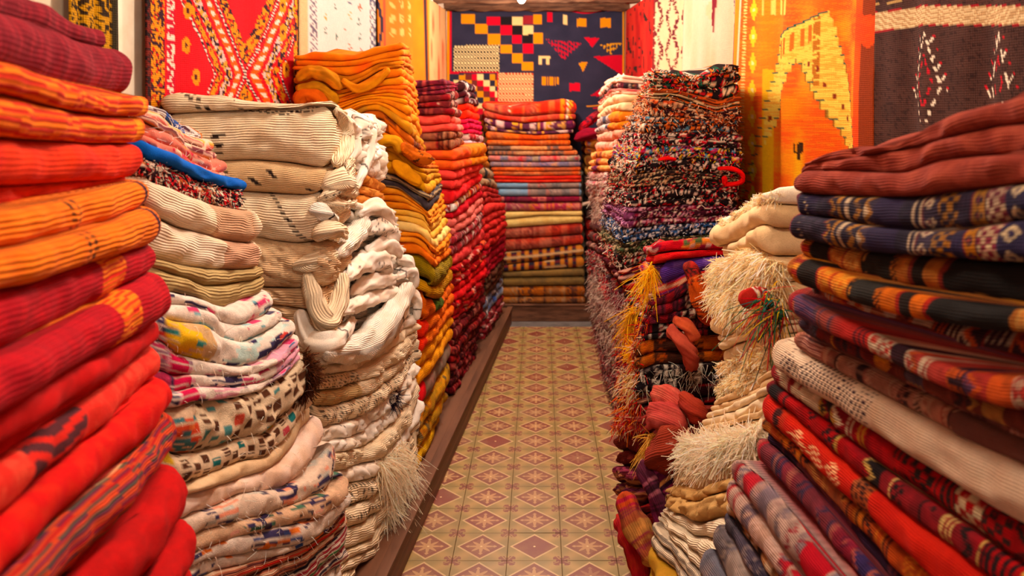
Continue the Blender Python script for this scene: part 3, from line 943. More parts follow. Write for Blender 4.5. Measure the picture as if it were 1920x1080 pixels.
NAVY, MUST, CRIM, CREAM = (50, 47, 66), (236, 148, 22), (214, 28, 52), (250, 206, 140)
def f_navy(px, py):
    x, y = (px - 820) * 3, py * 3
    o = put(full(x, NAVY), vn(x / 60, y / 40, 3) * 0.5, (68, 62, 84))
    R = lambda b, c: rect(o, x, y, *b, c)
    for b in [(135, 80, 215, 135), (213, 137, 285, 190), (283, 190, 357, 250), (355, 250, 420, 303), (418, 303, 478, 353), (475, 347, 540, 398), (540, 83, 585, 137), (540, 188, 593, 248), (787, 105, 840, 150), (918, 102, 977, 155)]: o = R(b, MUST)
    for b in [(280, 92, 355, 143), (357, 143, 420, 195), (418, 195, 475, 248), (478, 248, 540, 303), (615, 72, 645, 125), (745, 468, 805, 512)]: o = R(b, CRIM)
    o = R((480, 92, 540, 140), (160, 44, 50))
    for b in [(418, 92, 478, 143), (478, 143, 543, 195), (707, 85, 733, 137)]: o = R(b, CREAM)
    for b in [(357, 92, 418, 143), (420, 143, 478, 195), (478, 195, 537, 245)]: o = R(b, (36, 28, 30))
    chk = (np.floor(x / 9) + np.floor(y / 9)) % 2 == 0
    o = np.where(((x > 90) & (x < 350) & (y > 255) & (y < 405))[..., None], np.where(chk[..., None], np.array((246, 218, 160.)), np.array((50, 34, 36.))), o)
    o = np.where(((x > 345) & (x < 540) & (y > 410) & (y < 640))[..., None], np.where(chk[..., None], np.array((250, 208, 150.)), np.array((204, 84, 52.))), o)
    i, j = np.floor((x - 90) / 34), np.floor((y - 420) / 32)
    pick = ((i * 2 + j * 3) % 5).astype(int) % 5
    pal = np.array([NAVY, (214, 28, 52), (226, 148, 40), (246, 214, 150), (120, 50, 44)], float)
    o = np.where(((x > 92) & (x < 335) & (y > 420))[..., None], pal[pick], o)
    o = R((70, 402, 345, 413), CRIM); o = R((335, 402, 345, 640), CRIM)
    net = (np.floor((x + y) / 9) + np.floor((x - y) / 9)) % 2 == 0
    o = put(o, trimask(x, y, (612, 222), (815, 240), (712, 342)) & net, (200, 34, 56))
    o = put(o, trimask(x, y, (828, 213), (912, 213), (870, 268)), CRIM)
    o = put(o, trimask(x, y, (912, 250), (1036, 243), (970, 312)) & ~net, (232, 160, 40))
    o = put(o, trimask(x, y, (875, 318), (1046, 313), (1046, 428)), (206, 26, 50))
    o = put(o, trimask(x, y, (793, 352), (842, 352), (820, 405)), MUST)
    o = put(o, trimask(x, y, (860, 540), (985, 452), (985, 545)), (206, 26, 50))
    o = R((568, 315, 633, 330), CREAM); o = put(o, (y > 325) & (y < 365) & (x > 572) & (x < 632) & (np.abs(x - 601) > 12), CREAM)
    o = np.where(((x > 590) & (x < 685) & (y > 432) & (y < 478) & ((x % 14) < 10))[..., None], np.array(MUST, float), o)
    o = R((840, 592, 915, 600), MUST); o = R((840, 606, 915, 610), CRIM)
    o = put(o, (x > 66) & (x < 80) & (y < 410), CRIM)
    top = 40 + np.where(x > 700, (x - 700) * 0.02, 0) + 22 * np.exp(-((x - 830) / 90.0) ** 2)
    o = put(o, (y < top + 12) & (y > top), CRIM)
    o = put(o, y < top, MUST); o = put(o, (x < 66) | (x > 1042), MUST)
    return o
def sag(t): return -0.045 * np.exp(-((t - 0.78) / 0.1) ** 2) - 0.01 * t
hang('large navy hanging rug with mustard and red squares on the back wall', (838, 1170), None, 2.565, 1.15, f_navy, amp=.012, waves=2.2, step=2.0, dim=.85, back=BACK_Y - 0.03, topf=sag)

def f_redrug(x, y):
    o = put(full(x, (236, 14, 46)), vn(x / 9, y / 14, 1) * 0.5, (190, 10, 34))
    e = np.abs(x - 457) - 0.44 * np.abs(((y - 140 + 190) % 380) - 190)
    j = (vn(x / 2.5, y / 2.5, 3) - 0.5) * 3.5
    ej = e + j
    n1, n2 = vn(x / 4, y / 4, 5), vn(x / 3.2, y / 5, 9)
    ye, wh, bk = (232, 150, 30), (250, 220, 200), (60, 26, 40)
    def B(a, b, f): 
        nonlocal o
        m = (ej > a) & (ej < b)
        o = np.where(m[..., None], f, o)
    yb = np.where((n1 > .62)[..., None], np.array(bk, float), np.where((n2 > .3)[..., None], np.array(ye, float), np.array((206, 40, 30.))))
    wd = np.where((np.sin(y * 1.1) > 0.1)[..., None], np.array(wh, float), np.array(bk, float))
    mu = np.where((n1 > .62)[..., None], np.array((226, 190, 180.)), np.where((n2 > .5)[..., None], np.array(bk, float), np.array((220, 160, 60.))))
    B(-24, -7, yb); B(-3, 1, wd); B(7, 20, np.where(((np.abs(y % 17 - 8) < 4.5) & (np.abs(e - 13.5) < 4))[..., None], np.array(wh, float), np.array((244, 104, 30.)))); B(27, 41, mu); B(46, 55, yb); B(59, 62.5, wd)
    for fx, fy in [(342, 85), (358, 145), (530, 130), (345, 20), (525, 60), (525, 10)]:
        o = put(o, ((x - fx) / 7.0) ** 2 + ((y - fy) / 15.0) ** 2 < 1 + j * .08, ye); o = put(o, ((x - fx) / 2.5) ** 2 + ((y - fy) / 6.0) ** 2 < 1, (90, 20, 30))
    m = (x < 304) | (x > 548); o = np.where(m[..., None], yb, o)
    m = (x > 309) & (x < 324); o = np.where(m[..., None], np.where((n1 > .55)[..., None], np.array(wh, float), np.array((200, 30, 60.))), o)
    o = np.where((x < 276)[..., None], np.where((n1 > .5)[..., None], np.array((120, 40, 30.)), np.array((40, 22, 24.))), o)
    return o
hang('bright red hanging rug with yellow and white zigzag diamonds on the left wall', (268, 556), wall_l, 2.5, 1.0, f_redrug, amp=.008, waves=2.2, seed=2, step=2.4, dim=.8)
def f_yel(x, y):
    n1 = vn(x / 4, y / 5, 2)
    o = put(full(x, (222, 160, 24)), n1 > .6, (60, 40, 20)); return put(o, x > 205, (70, 60, 40))
hang('yellow and black hanging rug beside the near left pile', (120, 212), wall_l, 2.5, 1.2, f_yel, amp=.008, seed=4)
def f_white(x, y):
    o = put(full(x, (240, 232, 224)), vn(x / 12, y / 25, 1) * .3, (226, 214, 206))
    i, j = np.floor(x / 22), np.floor((y + 11 * (i_ := np.floor(x / 22) % 2)) / 28)
    fx, fy = (x % 22) - 11 - (hsh(i, j, 2) - .5) * 8, ((y + 11 * i_) % 28) - 14
    m = ((np.abs(fx) < 4) & (np.abs(fy) < 8)) & (vn(x / 2, y / 2.5, 3) > .5) & (hsh(i, j, 9) < .7) & (np.abs(fx) + np.abs(fy) * .6 < 5)
    pick = np.array([(70, 90, 130), (200, 110, 70), (90, 130, 120), (210, 170, 80)], float)[(hsh(i, j, 5) * 3.99).astype(int)]
    o = np.where((m & (x > 592) & (x < 695))[..., None], pick, o)
    m = ((x > 574) & (x < 586) | (x > 690)) & (np.abs(np.abs((x % 12) - 6) - 6 * tri(y / 16)) < 1.6)
    o = put(o, m, (120, 110, 130)); return put(o, x < 572, (236, 200, 150))
hang('white hanging rug scattered with small blue and ochre flowers on the left wall', (559, 703), wall_l, 2.5, 1.1, f_white, amp=.012, waves=2, seed=3)
def f_org(x, y):
    o = put(full(x, (244, 142, 24)), vn(x / 8, y / 20, 1) * .5, (226, 112, 20))
    m = (x > 726) & (x < 772) & (y < 75) & (np.abs(((x - 726) % 15) - 7.5) < 4) & (np.abs(((y + 4) % 26) - 13) < 7) & (vn(x / 2, y / 3, 6) > .35); o = put(o, m, (252, 196, 110))
    e = 702 + 8 * np.sin(y / 30.0); o = put(o, np.abs(x - e) < 3, (44, 34, 60)); o = put(o, (x > 790) & (x < 796), (60, 36, 50))
    return put(o, (x > 712) & (x < 720), np.array((220, 90, 50)))
hang('bright orange hanging rug with a dark edge and pale motifs on the left wall', (703, 798), wall_l, 2.5, 1.1, f_org, amp=.02, waves=2, seed=5)
def f_peach(x, y):
    o = full(x, (246, 184, 128)); n = vn(x / 3.2, y / 46, 4)
    o = put(o, np.clip((n - .5) * 3, 0, .8), (232, 92, 60)); return put(o, x < 803, (242, 160, 60))
hang('peach hanging rug with soft red streaks next to the far left corner', (799, 834), wall_l, 2.5, 1.1, f_peach, amp=.012, waves=1.5, seed=6, step=2)
def f_redfad(x, y):
    n = vn(x / 4, y / 30, 4); o = put(full(x, (226, 60, 48)), np.clip((n - .4) * 2, 0, .8), (176, 34, 34))
    o = put(o, vn(x / 2.4, y / 9, 8) > .8, (60, 40, 36)); return put(o, x < 1176, (240, 170, 130))
hang('faded red hanging rug at the far end of the right wall', (1173, 1229), wall_r, 2.5, 1.1, f_redfad, amp=.012, waves=1.5, seed=7, step=2)
def f_lat(x, y):
    o = put(full(x, (250, 222, 180)), vn(x / 10, y / 20, 1) * .4, (240, 200, 150))
    w = (vn(x / 3, y / 3, 6) - .5) * 4
    q = np.abs(np.abs(((x - 1234) % 30) - 15) + w - (5 + 8 * tri(y / 64)))
    o = put(o, (q < 2.2) & (vn(x / 1.6, y / 2, 2) > .3), (120, 30, 46)); o = put(o, np.abs(x - 1230) + w < 2, (150, 50, 50)); return o
hang('cream hanging rug with a dark red lattice on the right wall', (1229, 1287), wall_r, 2.5, 1.1, f_lat, amp=.014, waves=2, seed=8, step=2)
def f_cream(x, y):
    o = put(full(x, (250, 228, 200)), vn(x / 9, y / 60, 1) * .6, (236, 196, 150))
    o = put(o, trimask(x, y, (1326, -60), (1356, -60), (1350, 62)) & (x > 1326), (150, 26, 50))
    o = put(o, ((x - 1337) / 8.0) ** 2 + ((y - 20) / 20.0) ** 2 < 1, (250, 214, 170))
    e = 1381 + y * .045; o = put(o, (x > e - 3 + 2.5 * tri(y / 7)) & (x < e + 4), (128, 26, 100)); return o
hang('plain cream hanging rug with soft folds and a purple zigzag edge', (1288, 1387), wall_r, 2.5, 1.0, f_cream, amp=.03, waves=2.5, seed=9, step=2.5)

def f_sun(x, y):
    OR, YE = np.array((252, 104, 14.)), np.array((255, 216, 96.))
    n = vn(x / 30, y / 50, 2); streak = vn(x / 30, y / 2.2, 6)
    o = full(x, OR); o = put(o, np.clip((n - .45) * 2.2, 0, .8), (254, 160, 30))
    o = put(o, (streak > .6) * .25, (254, 190, 60))
    o = put(o, (x > 1407) & (x < 1412) & (y % 6 < 3), (254, 220, 130))
    ctr = 1424; dd = np.abs(x - ctr) / 7.5 + np.abs(((y + 6) % 50) - 25) / 23.0
    o = put(o, (dd < 1) & (x < 1440), (254, 206, 50)); o = put(o, dd < .3, (254, 236, 160))
    o = put(o, (x > 1441) & (x < 1455) & (y > 130), (254, 190, 40))
    ys = np.floor(y / 17.0) * 17
    oL, oR = 1468 - (ys - 68) * .2, 1566 + (ys - 20) * .24
    iL, iR = 1511 - (ys - 105) * .44, 1513 + (ys - 105) * .5
    topl = 68 - (x - 1468) * .5
    reg = (x > oL) & (x < oR) & (y > topl)
    inn = (x > iL) & (x < iR) & (y > 105)
    band = reg & ~inn & (x > 1444) & (x < 1622)
    o = np.where(band[..., None], YE * (1 - .5 * ((streak > .55) * .5)[..., None]) + OR * (.5 * ((streak > .55) * .5))[..., None], o)
    o = put(o, band & (y > topl + 12) & (y < topl + 45) & (np.abs(((x - 1480) % 16) - 8) < 3.5) & (x < 1545), (250, 120, 20))
    o = put(o, (x > 1540) & (x < 1552) & band & (streak > .4) & (y < 160), (196, 120, 16))
    step = (y - ys)
    ln = (step < 2.6) & (y > 60) & (((x > oR - 6) & (x < oR + 1)) | ((x > oL - 1) & (x < oL + 7)) | ((x > iL - 5) & (x < iL + 4) & (y > 105)) | ((x > iR - 5) & (x < iR + 6) & (y > 105)))
    o = put(o, ln, (40, 96, 76)); o = put(o, (np.abs(y - topl) < 2) & (x > 1468) & (x < 1563), (40, 96, 76))
    ln2 = ((np.abs(x - iR) < 1.3) | (np.abs(x - oR) < 1.2)) & (y > 110) & (x < 1612); o = put(o, ln2 * .7, (120, 90, 30))
    for fx, fy in [(1550, 130), (1560, 160), (1572, 180), (1584, 200), (1594, 222), (1534, 120), (1450, 222)]:
        o = put(o, np.abs(x - fx) / 3.5 + np.abs(y - fy) / 7 < 1, (150, 60, 20))
    g = np.exp(-((x - 1517) / 9.0) ** 2) * np.clip((y - 230) / 60, 0, 1); o = put(o, g * .8, (254, 206, 30))
    m = (y > 268) & (y < 300) & ((np.abs(x - 1517) < 1.8) | ((np.abs(np.abs(x - 1517) - 5) < 1.3) & (y < 285)) | ((np.abs(y - 285) < 2) & (np.abs(x - 1517) < 6))); o = put(o, m, (70, 40, 10))
    o = put(o, (y > 0) & (y < 28) & (x > 1438) & (x < 1488) & (np.abs(((x - 1438) % 16) - 8) > 4.5), (254, 214, 110))
    o = put(o, (x > 1622) * .7, (236, 74, 16))
    o = put(o, (x > 1640) & (n > .4), (150, 60, 10))
    o = put(o, (x < 1399), (250, 150, 30)); o = put(o, (x > 1399) & (x < 1403), (255, 226, 190))
    return o
hang('vivid orange hanging rug with a stepped yellow arch on the right wall', (1387, 1664), wall_r, 2.5, 0.9, f_sun, amp=.028, waves=2.2, seed=11, off=.04, step=2.4, dim=.74)
def f_brown(x, y):
    o = put(full(x, (70, 42, 36)), vn(x / 20, y / 30, 2) * .7, (92, 60, 52)); o = put(o, vn(x / 3, y / 3, 5) > .75, (54, 30, 26))
    sl = np.where(x < 1745, 25 - (x - 1657) * .15, 12); t = sl; bt = sl + 34
    o = put(o, (y > t - 2) & (y < bt + 2), (170, 20, 40))
    dn = (np.sin(y * 2.2 + np.sin(x / 3) * 1.2) > .2)
    o = np.where(((y > t) & (y < bt))[..., None], np.where(dn[..., None], np.array((226, 196, 150.)), np.array((190, 152, 108.))), o)
    o = put(o, (np.abs(y - (9 - (x - 1657) * .16)) < 1.2) & (x < 1712), (200, 160, 100))
    bead = np.sin(y * 1.15) > -.25
    for cx in (1757, 1894):
        ax = np.abs(x - cx)
        e = np.abs(ax / 14 + np.abs(y - 155) / 50.0 - 1); o = put(o, (e < .13) & bead, (196, 24, 46))
        w = np.abs(ax - 2 - (y - 70) * .27) < 1.9; o = put(o, w & bead & (y > 62) & (y < 162), (244, 224, 200))
        w = np.abs(ax - 27 + (y - 162) * .33) < 1.9; o = put(o, w & bead & (y > 162) & (y < 230), (244, 224, 200))
        for k in range(5):
            ys = 66 + k * 24; xb = 2 + (ys + 20 - 70) * .27
            w = (np.abs(ax - (xb + (ys + 20 - y) * .45)) < 1.8) & (y > ys) & (y < ys + 20)
            o = put(o, w & bead, (244, 224, 200)); o = put(o, w & (y < ys + 5), (200, 24, 46))
    return o
hang('dark brown hanging rug with a cream band and dotted tree motifs on the right wall', (1657, 2060), wall_r, 2.5, 0.9, f_brown, amp=.02, waves=2.5, seed=12, off=.05, step=2.2, dim=.8)
print('part3 ok')
# ------------------------------------------------------------------ the piles
def R(t, p, f, m='plain', **k): return dict(t=t, p=p, f=f, m=m, **k)
MAR, MAR2 = (122, 18, 34), (160, 36, 48)
RO, RED, RED2 = (232, 58, 22), (204, 10, 16), (190, 12, 34)

# 1. front left pile: red and orange wool
S1 = Stack('the front left pile', -1, 0.46, None, [(0, 258, 1.45), (1080, 370, 1.47)], slope=-0.175, yn=0.55, rc=0.05, wob=0.006, zbase=0.14)
top = [(-50, -60), (100, -12), (170, 8), (205, 40)]
rugs = [
 R('dark maroon thick wool rug folded in two, topmost of the front left pile', solid(MAR, MAR2, 45, .8, 2.5), [([(0, 5), (100, 38), (190, 75)], 205), ([(0, 118), (100, 150), (180, 175), (245, 178)], 258)], 'knit'),
 R('orange folded rug streaked with red, under the maroon rug of the front left pile', bands(lines((244, 128, 18), [(196, 34, 14)], .012, .85, .3), [(-1, .022, (246, 150, 14))]), [([(0, 172), (90, 197), (200, 216), (270, 218)], 288), ([(0, 254), (120, 262), (200, 268), (265, 268)], 285)], 'knit'),
 R('red-orange plain thick folded rug under the streaked orange one in the front left pile', solid((234, 66, 22), (206, 40, 18), 30, .6), [([(0, 347), (120, 345), (200, 338), (250, 338)], 277), ([(0, 398), (80, 390), (160, 372), (235, 350)], 245)], 'knit'),
 R('bright orange ribbed folded rug with small black stripes and dark purple whipped ends', bands(solid((246, 130, 8), (232, 110, 6), 30, .6), [(-1, .014, (50, 26, 50)), (.30, .312, lines((246, 130, 8), [(60, 34, 20)], .010, 1)), (.325, .335, lines((246, 130, 8), [(60, 34, 20)], .010, 1))]), [([(0, 475), (100, 452), (200, 424), (270, 395)], 285), ([(0, 545), (80, 530), (160, 500), (240, 472), (290, 462)], 311)], 'rib'),
 R('crimson folded rug with a band of orange stripes near its rounded end', bands(solid((176, 12, 38), (210, 18, 40), 40, .6), [(.13, .235, lines((214, 40, 20), [(248, 140, 20)], .0085, 1, 0))]), [([(0, 682), (100, 640), (175, 600), (250, 545), (290, 520)], 300), ([(0, 805), (100, 735), (200, 672), (300, 620)], 325)], 'knit'),
 R('pure bright red folded rug below the crimson one in the front left pile', solid(RED, (176, 8, 16), 60, .7, .5), [([(0, 875), (100, 810), (200, 740), (285, 680)], 308), ([(0, 965), (50, 905), (150, 805), (262, 715)], 285)], 'plain'),
 R('salmon red folded rug with a faint dark line of stitches in the front left pile', bands(solid((226, 54, 44), (240, 96, 72), 60, .7), [(.33, .5, lines((222, 50, 40), [(60, 40, 50)], .03, .8, .5))]), [([(0, 1075), (100, 955), (200, 850), (290, 765)], 305)], 'plain'),
 R('vivid red folded rug with a ragged end in the front left pile', solid((214, 26, 20), (226, 70, 50), 50, .5), [([(0, 1180), (100, 1060), (200, 940), (300, 840)], 328)], 'plain'),
 R('narrow folded rug striped orange, purple, green and cream in the front left pile', lines((222, 84, 50), [(240, 190, 140), (120, 40, 80), (60, 90, 80), (200, 30, 40)], .006, .9, .3), [([(80, 1180), (165, 1080), (250, 980), (320, 890)], 340), ([(150, 1150), (200, 1080), (260, 1000), (305, 955)], 315)], 'kilim'),
 R('deep red folded rug with two rounded folds at the foot of the front left pile', solid((198, 6, 12), (170, 4, 14), 60, .7, .5), [([(250, 1150), (300, 1070), (350, 985)], 365), ([(300, 1150), (345, 1080), (375, 1045)], 381)], 'plain'),
]
build_stack(S1, top, rugs, dict(t='plain red or orange folded rug at the base of the front left pile', p=[solid((200, 20, 20)), solid((220, 80, 20)), solid((150, 20, 40))]), px_step=3.6, crump=0.003)

# 2. rag-rug pile
NV, TEAL, PK, YL, BR, OG = (48, 40, 84), (40, 130, 140), (216, 60, 110), (238, 190, 40), (98, 58, 34), (238, 96, 50)
WH = (250, 234, 220)
S2 = Stack('the pile of pale rag rugs', -1, 0.46, [(190, 262, 1.62), (500, 285, 1.62), (650, 318, 1.62), (1080, 345, 1.62)], [(190, 385, 2.1), (300, 430, 2.1), (360, 461, 2.1), (450, 490, 2.1), (560, 512, 2.12), (700, 565, 2.2), (900, 600, 2.3), (1080, 650, 2.4)], rc=0.035, wob=0.008, zbase=0.14)
top = [(270, 190), (300, 200), (340, 222), (380, 250)]
ragA = lambda pal, p=.45, **k: rag(WH, pal, p, **k)
rugs = [
 R('purple and white striped narrow rug end lying topmost on the pale rag rug pile', bands(lines((92, 50, 66), [(236, 226, 220)], .011, 1, .4), [(.12, .3, (60, 90, 160)), (-1, .02, (220, 120, 40))]), [([(275, 203), (300, 212), (335, 240), (375, 264)], 384)], 'kilim'),
 R('pink and cream striped thin folded rug near the top of the pale rag rug pile', lines((240, 196, 170), [(226, 90, 80), (240, 160, 60), (120, 50, 60)], .012, .9, .4), [([(270, 225), (320, 252), (360, 285), (400, 302)], 407, 2)], 'plain'),
 R('rose, red and ochre blotched thin folded rug in the pale rag rug pile', rag((230, 130, 110), [(210, 40, 70), (240, 200, 170), (200, 140, 60), (130, 60, 50)], .8, cu=.03, cv=.012), [([(265, 262), (320, 292), (370, 318), (425, 338)], 428, 2)], 'plain'),
 R('plain bright blue thin folded cloth jutting out above a knotted rug', solid((22, 104, 196), (16, 84, 170), 20, .5), [([(262, 290), (340, 322), (400, 347), (455, 360)], 462)], 'plain'),
 R('black knotted rag rug with white and red ends directly under the blue cloth', bands(knots((40, 26, 32), [(236, 214, 190), (214, 40, 50), (236, 214, 190), (60, 30, 40), (220, 120, 60)], .012, .75), []), [([(270, 330), (330, 358), (400, 384), (455, 394)], 461)], 'knot', c=.006, tuft=[dict(n=900, len=.012, w=.004, pal=[(236, 214, 190), (214, 40, 50), (40, 26, 32)], p=(0, 1.1))]),
 R('cream finely ribbed thick folded blanket with a tan end, upper of two', bands(solid((244, 220, 192), (232, 200, 164), 25, .6), [(-1, .20, solid((206, 164, 132)))]), [([(280, 390), (343, 423), (420, 449), (470, 457)], 489)], 'ribf', c=.006),
 R('cream finely ribbed thick folded blanket with a tan end, lower of two', bands(solid((244, 222, 198), (232, 200, 164), 25, .6), [(-1, .17, solid((206, 160, 132)))]), [([(300, 487), (360, 500), (410, 505), (467, 506), (493, 502)], 501)], 'ribf', c=.006),
 R('greenish beige ribbed folded blanket with a deep V crease', solid((196, 170, 120), (170, 140, 92), 25, .5), [([(290, 503), (340, 517), (395, 537), (430, 534), (480, 526)], 497), ([(313, 546), (370, 557), (413, 572), (440, 577), (462, 569), (493, 552)], 501)], 'rib'),
 R('off-white sagging rag rug with blue and pink dashes, under the greenish blanket', ragA([NV, (120, 190, 200), PK, NV], .4, cu=.05, cv=.011), [([(327, 570), (370, 574), (400, 585), (420, 602), (453, 610), (480, 604), (517, 582)], 518), ([(333, 602), (387, 609), (420, 632), (460, 643), (493, 626), (533, 597)], 534)], 'knot'),
 R('off-white sagging rag rug with yellow, navy and turquoise blocks', bands(ragA([NV, NV, (200, 230, 225), (214, 60, 50)], .6, cu=.05, cv=.012), [(.36, .52, rag((220, 180, 130), [YL, YL, (60, 160, 160)], .9, cu=.06, cv=.012))]), [([(320, 650), (343, 663), (393, 679), (447, 688), (487, 683), (520, 660), (550, 620)], 553)], 'knot'),
 R('pinkish white rag rug of three soft folds with navy and magenta stripes', bands(ragA([NV, PK, (236, 160, 180), NV, (160, 120, 140)], .6, cu=.09, cv=.011), [(.47, .53, rag((226, 180, 170), [(214, 20, 80)], 1.2, cu=.05, cv=.02)), (-1, .12, rag((236, 170, 190), [PK, (220, 180, 200), (90, 120, 160)], .6))]), [([(300, 700), (360, 702), (430, 704), (480, 702), (530, 672), (560, 635)], 566), ([(305, 735), (380, 724), (440, 727), (500, 717), (540, 682), (563, 650)], 566), ([(315, 768), (360, 755), (447, 745), (493, 732), (543, 692), (565, 660)], 563)], 'knot'),
 R('cream rug dotted with brown stitched squares, with a shaggy dark brown end', bands(blocks((232, 208, 176), [(92, 54, 34), (216, 90, 70), (90, 150, 150), (100, 60, 40)], .045, .034, .62, .85), [(.50, .60, rag((214, 180, 150), [(214, 70, 40), (60, 120, 130), (230, 110, 50)], 1.3, cu=.03, cv=.014))]), [([(340, 853), (387, 850), (423, 843), (463, 823), (507, 815), (537, 785), (570, 740)], 588)], 'knot', c=.007),
 R('thinner cream rug with stitched squares of brown, teal and rose', blocks((232, 204, 172), [(92, 54, 34), (40, 120, 120), (200, 80, 90), (90, 54, 40), (220, 180, 60)], .04, .03, .66, .85), [([(353, 915), (380, 900), (420, 883), (460, 866), (507, 859), (540, 822), (583, 765)], 588)], 'knot'),
 R('narrow plain cream folded rug sagging under the stitched-square rugs', solid((226, 194, 156), (206, 170, 130), 30, .5), [([(360, 925), (420, 907), (480, 889), (527, 869), (553, 842), (585, 782)], 590)], 'plain'),
 R('pinkish cream folded rug with a long plain sweep in the pale rag rug pile', solid((242, 214, 198), (226, 184, 150), 20, .6), [([(363, 967), (403, 952), (453, 926), (520, 919), (567, 889), (597, 819), (607, 777)], 610)], 'plain'),
 R('cream rag rug with scattered navy dashes and a coral patch, upper one', rag((238, 212, 190), [NV, (60, 50, 80), (238, 150, 120), (200, 200, 190)], .35, cu=.03, cv=.011), [([(370, 1000), (440, 977), (505, 957), (555, 937), (590, 917), (610, 872), (635, 827)], 638)], 'knot'),
 R('beige rag rug with navy and green dashes, just below the coral patched one', rag((230, 190, 156), [NV, (70, 60, 70), (60, 110, 90), (236, 170, 150)], .4, cu=.03, cv=.011), [([(387, 1027), (447, 1002), (520, 985), (560, 975), (607, 942), (640, 889), (656, 850)], 660)], 'knot'),
 R('white rag rug in two folds with bold navy dashes and a few orange ones', rag((236, 216, 200), [NV, NV, NV, (238, 120, 40), (50, 80, 150)], .7, cu=.034, cv=.013), [([(385, 1050), (470, 1032), (533, 1022), (573, 1002), (607, 967), (645, 900)], 656), ([(400, 1075), (453, 1057), (527, 1037), (573, 1012), (607, 985), (645, 915)], 656)], 'knot'),
 R('red, brown and cream striped folded rug at the foot of the pale rag rug pile', lines((196, 120, 90), [(214, 40, 34), (232, 200, 170), (90, 40, 40)], .011, .95, .2), [([(430, 1125), (500, 1092), (560, 1062), (620, 1005), (650, 935)], 655, 2)], 'kilim'),
 R('navy, white and green striped rug lowest in view in the pale rag rug pile', lines((226, 206, 190), [(44, 34, 60), (60, 140, 80), (160, 40, 50), (44, 34, 60)], .012, .95, .2), [([(480, 1180), (560, 1130), (640, 1050), (655, 985)], 658, 2)], 'kilim'),
]
for r in rugs:
    if 'rag rug' in r['t'] or 'squares' in r['t']:
        r.setdefault('tuft', []).append(dict(n=70, len=.022, w=.0014, pal=[(250, 240, 226), (240, 226, 210), (236, 200, 180)], p=(0, 1.2), name='loose_threads'))
fur = next(r for r in rugs if 'shaggy dark brown end' in r['t'])
fur['tuft'].append(dict(n=2200, len=.03, w=.0035, pal=[(84, 44, 24), (70, 36, 22), (104, 60, 34)], p=(-1, .06), name='shaggy_end'))
fur['tuft'].append(dict(n=900, len=.03, w=.0035, pal=[(84, 44, 24), (70, 36, 22)], p=(3.4, 4), name='shaggy_end'))
build_stack(S2, top, rugs, dict(t='pale rag rug folded at the base of the pale rag rug pile', p=[ragA([NV, PK]), ragA([TEAL, BR])]), px_step=2.7, fine_near=True, crump=0.005)

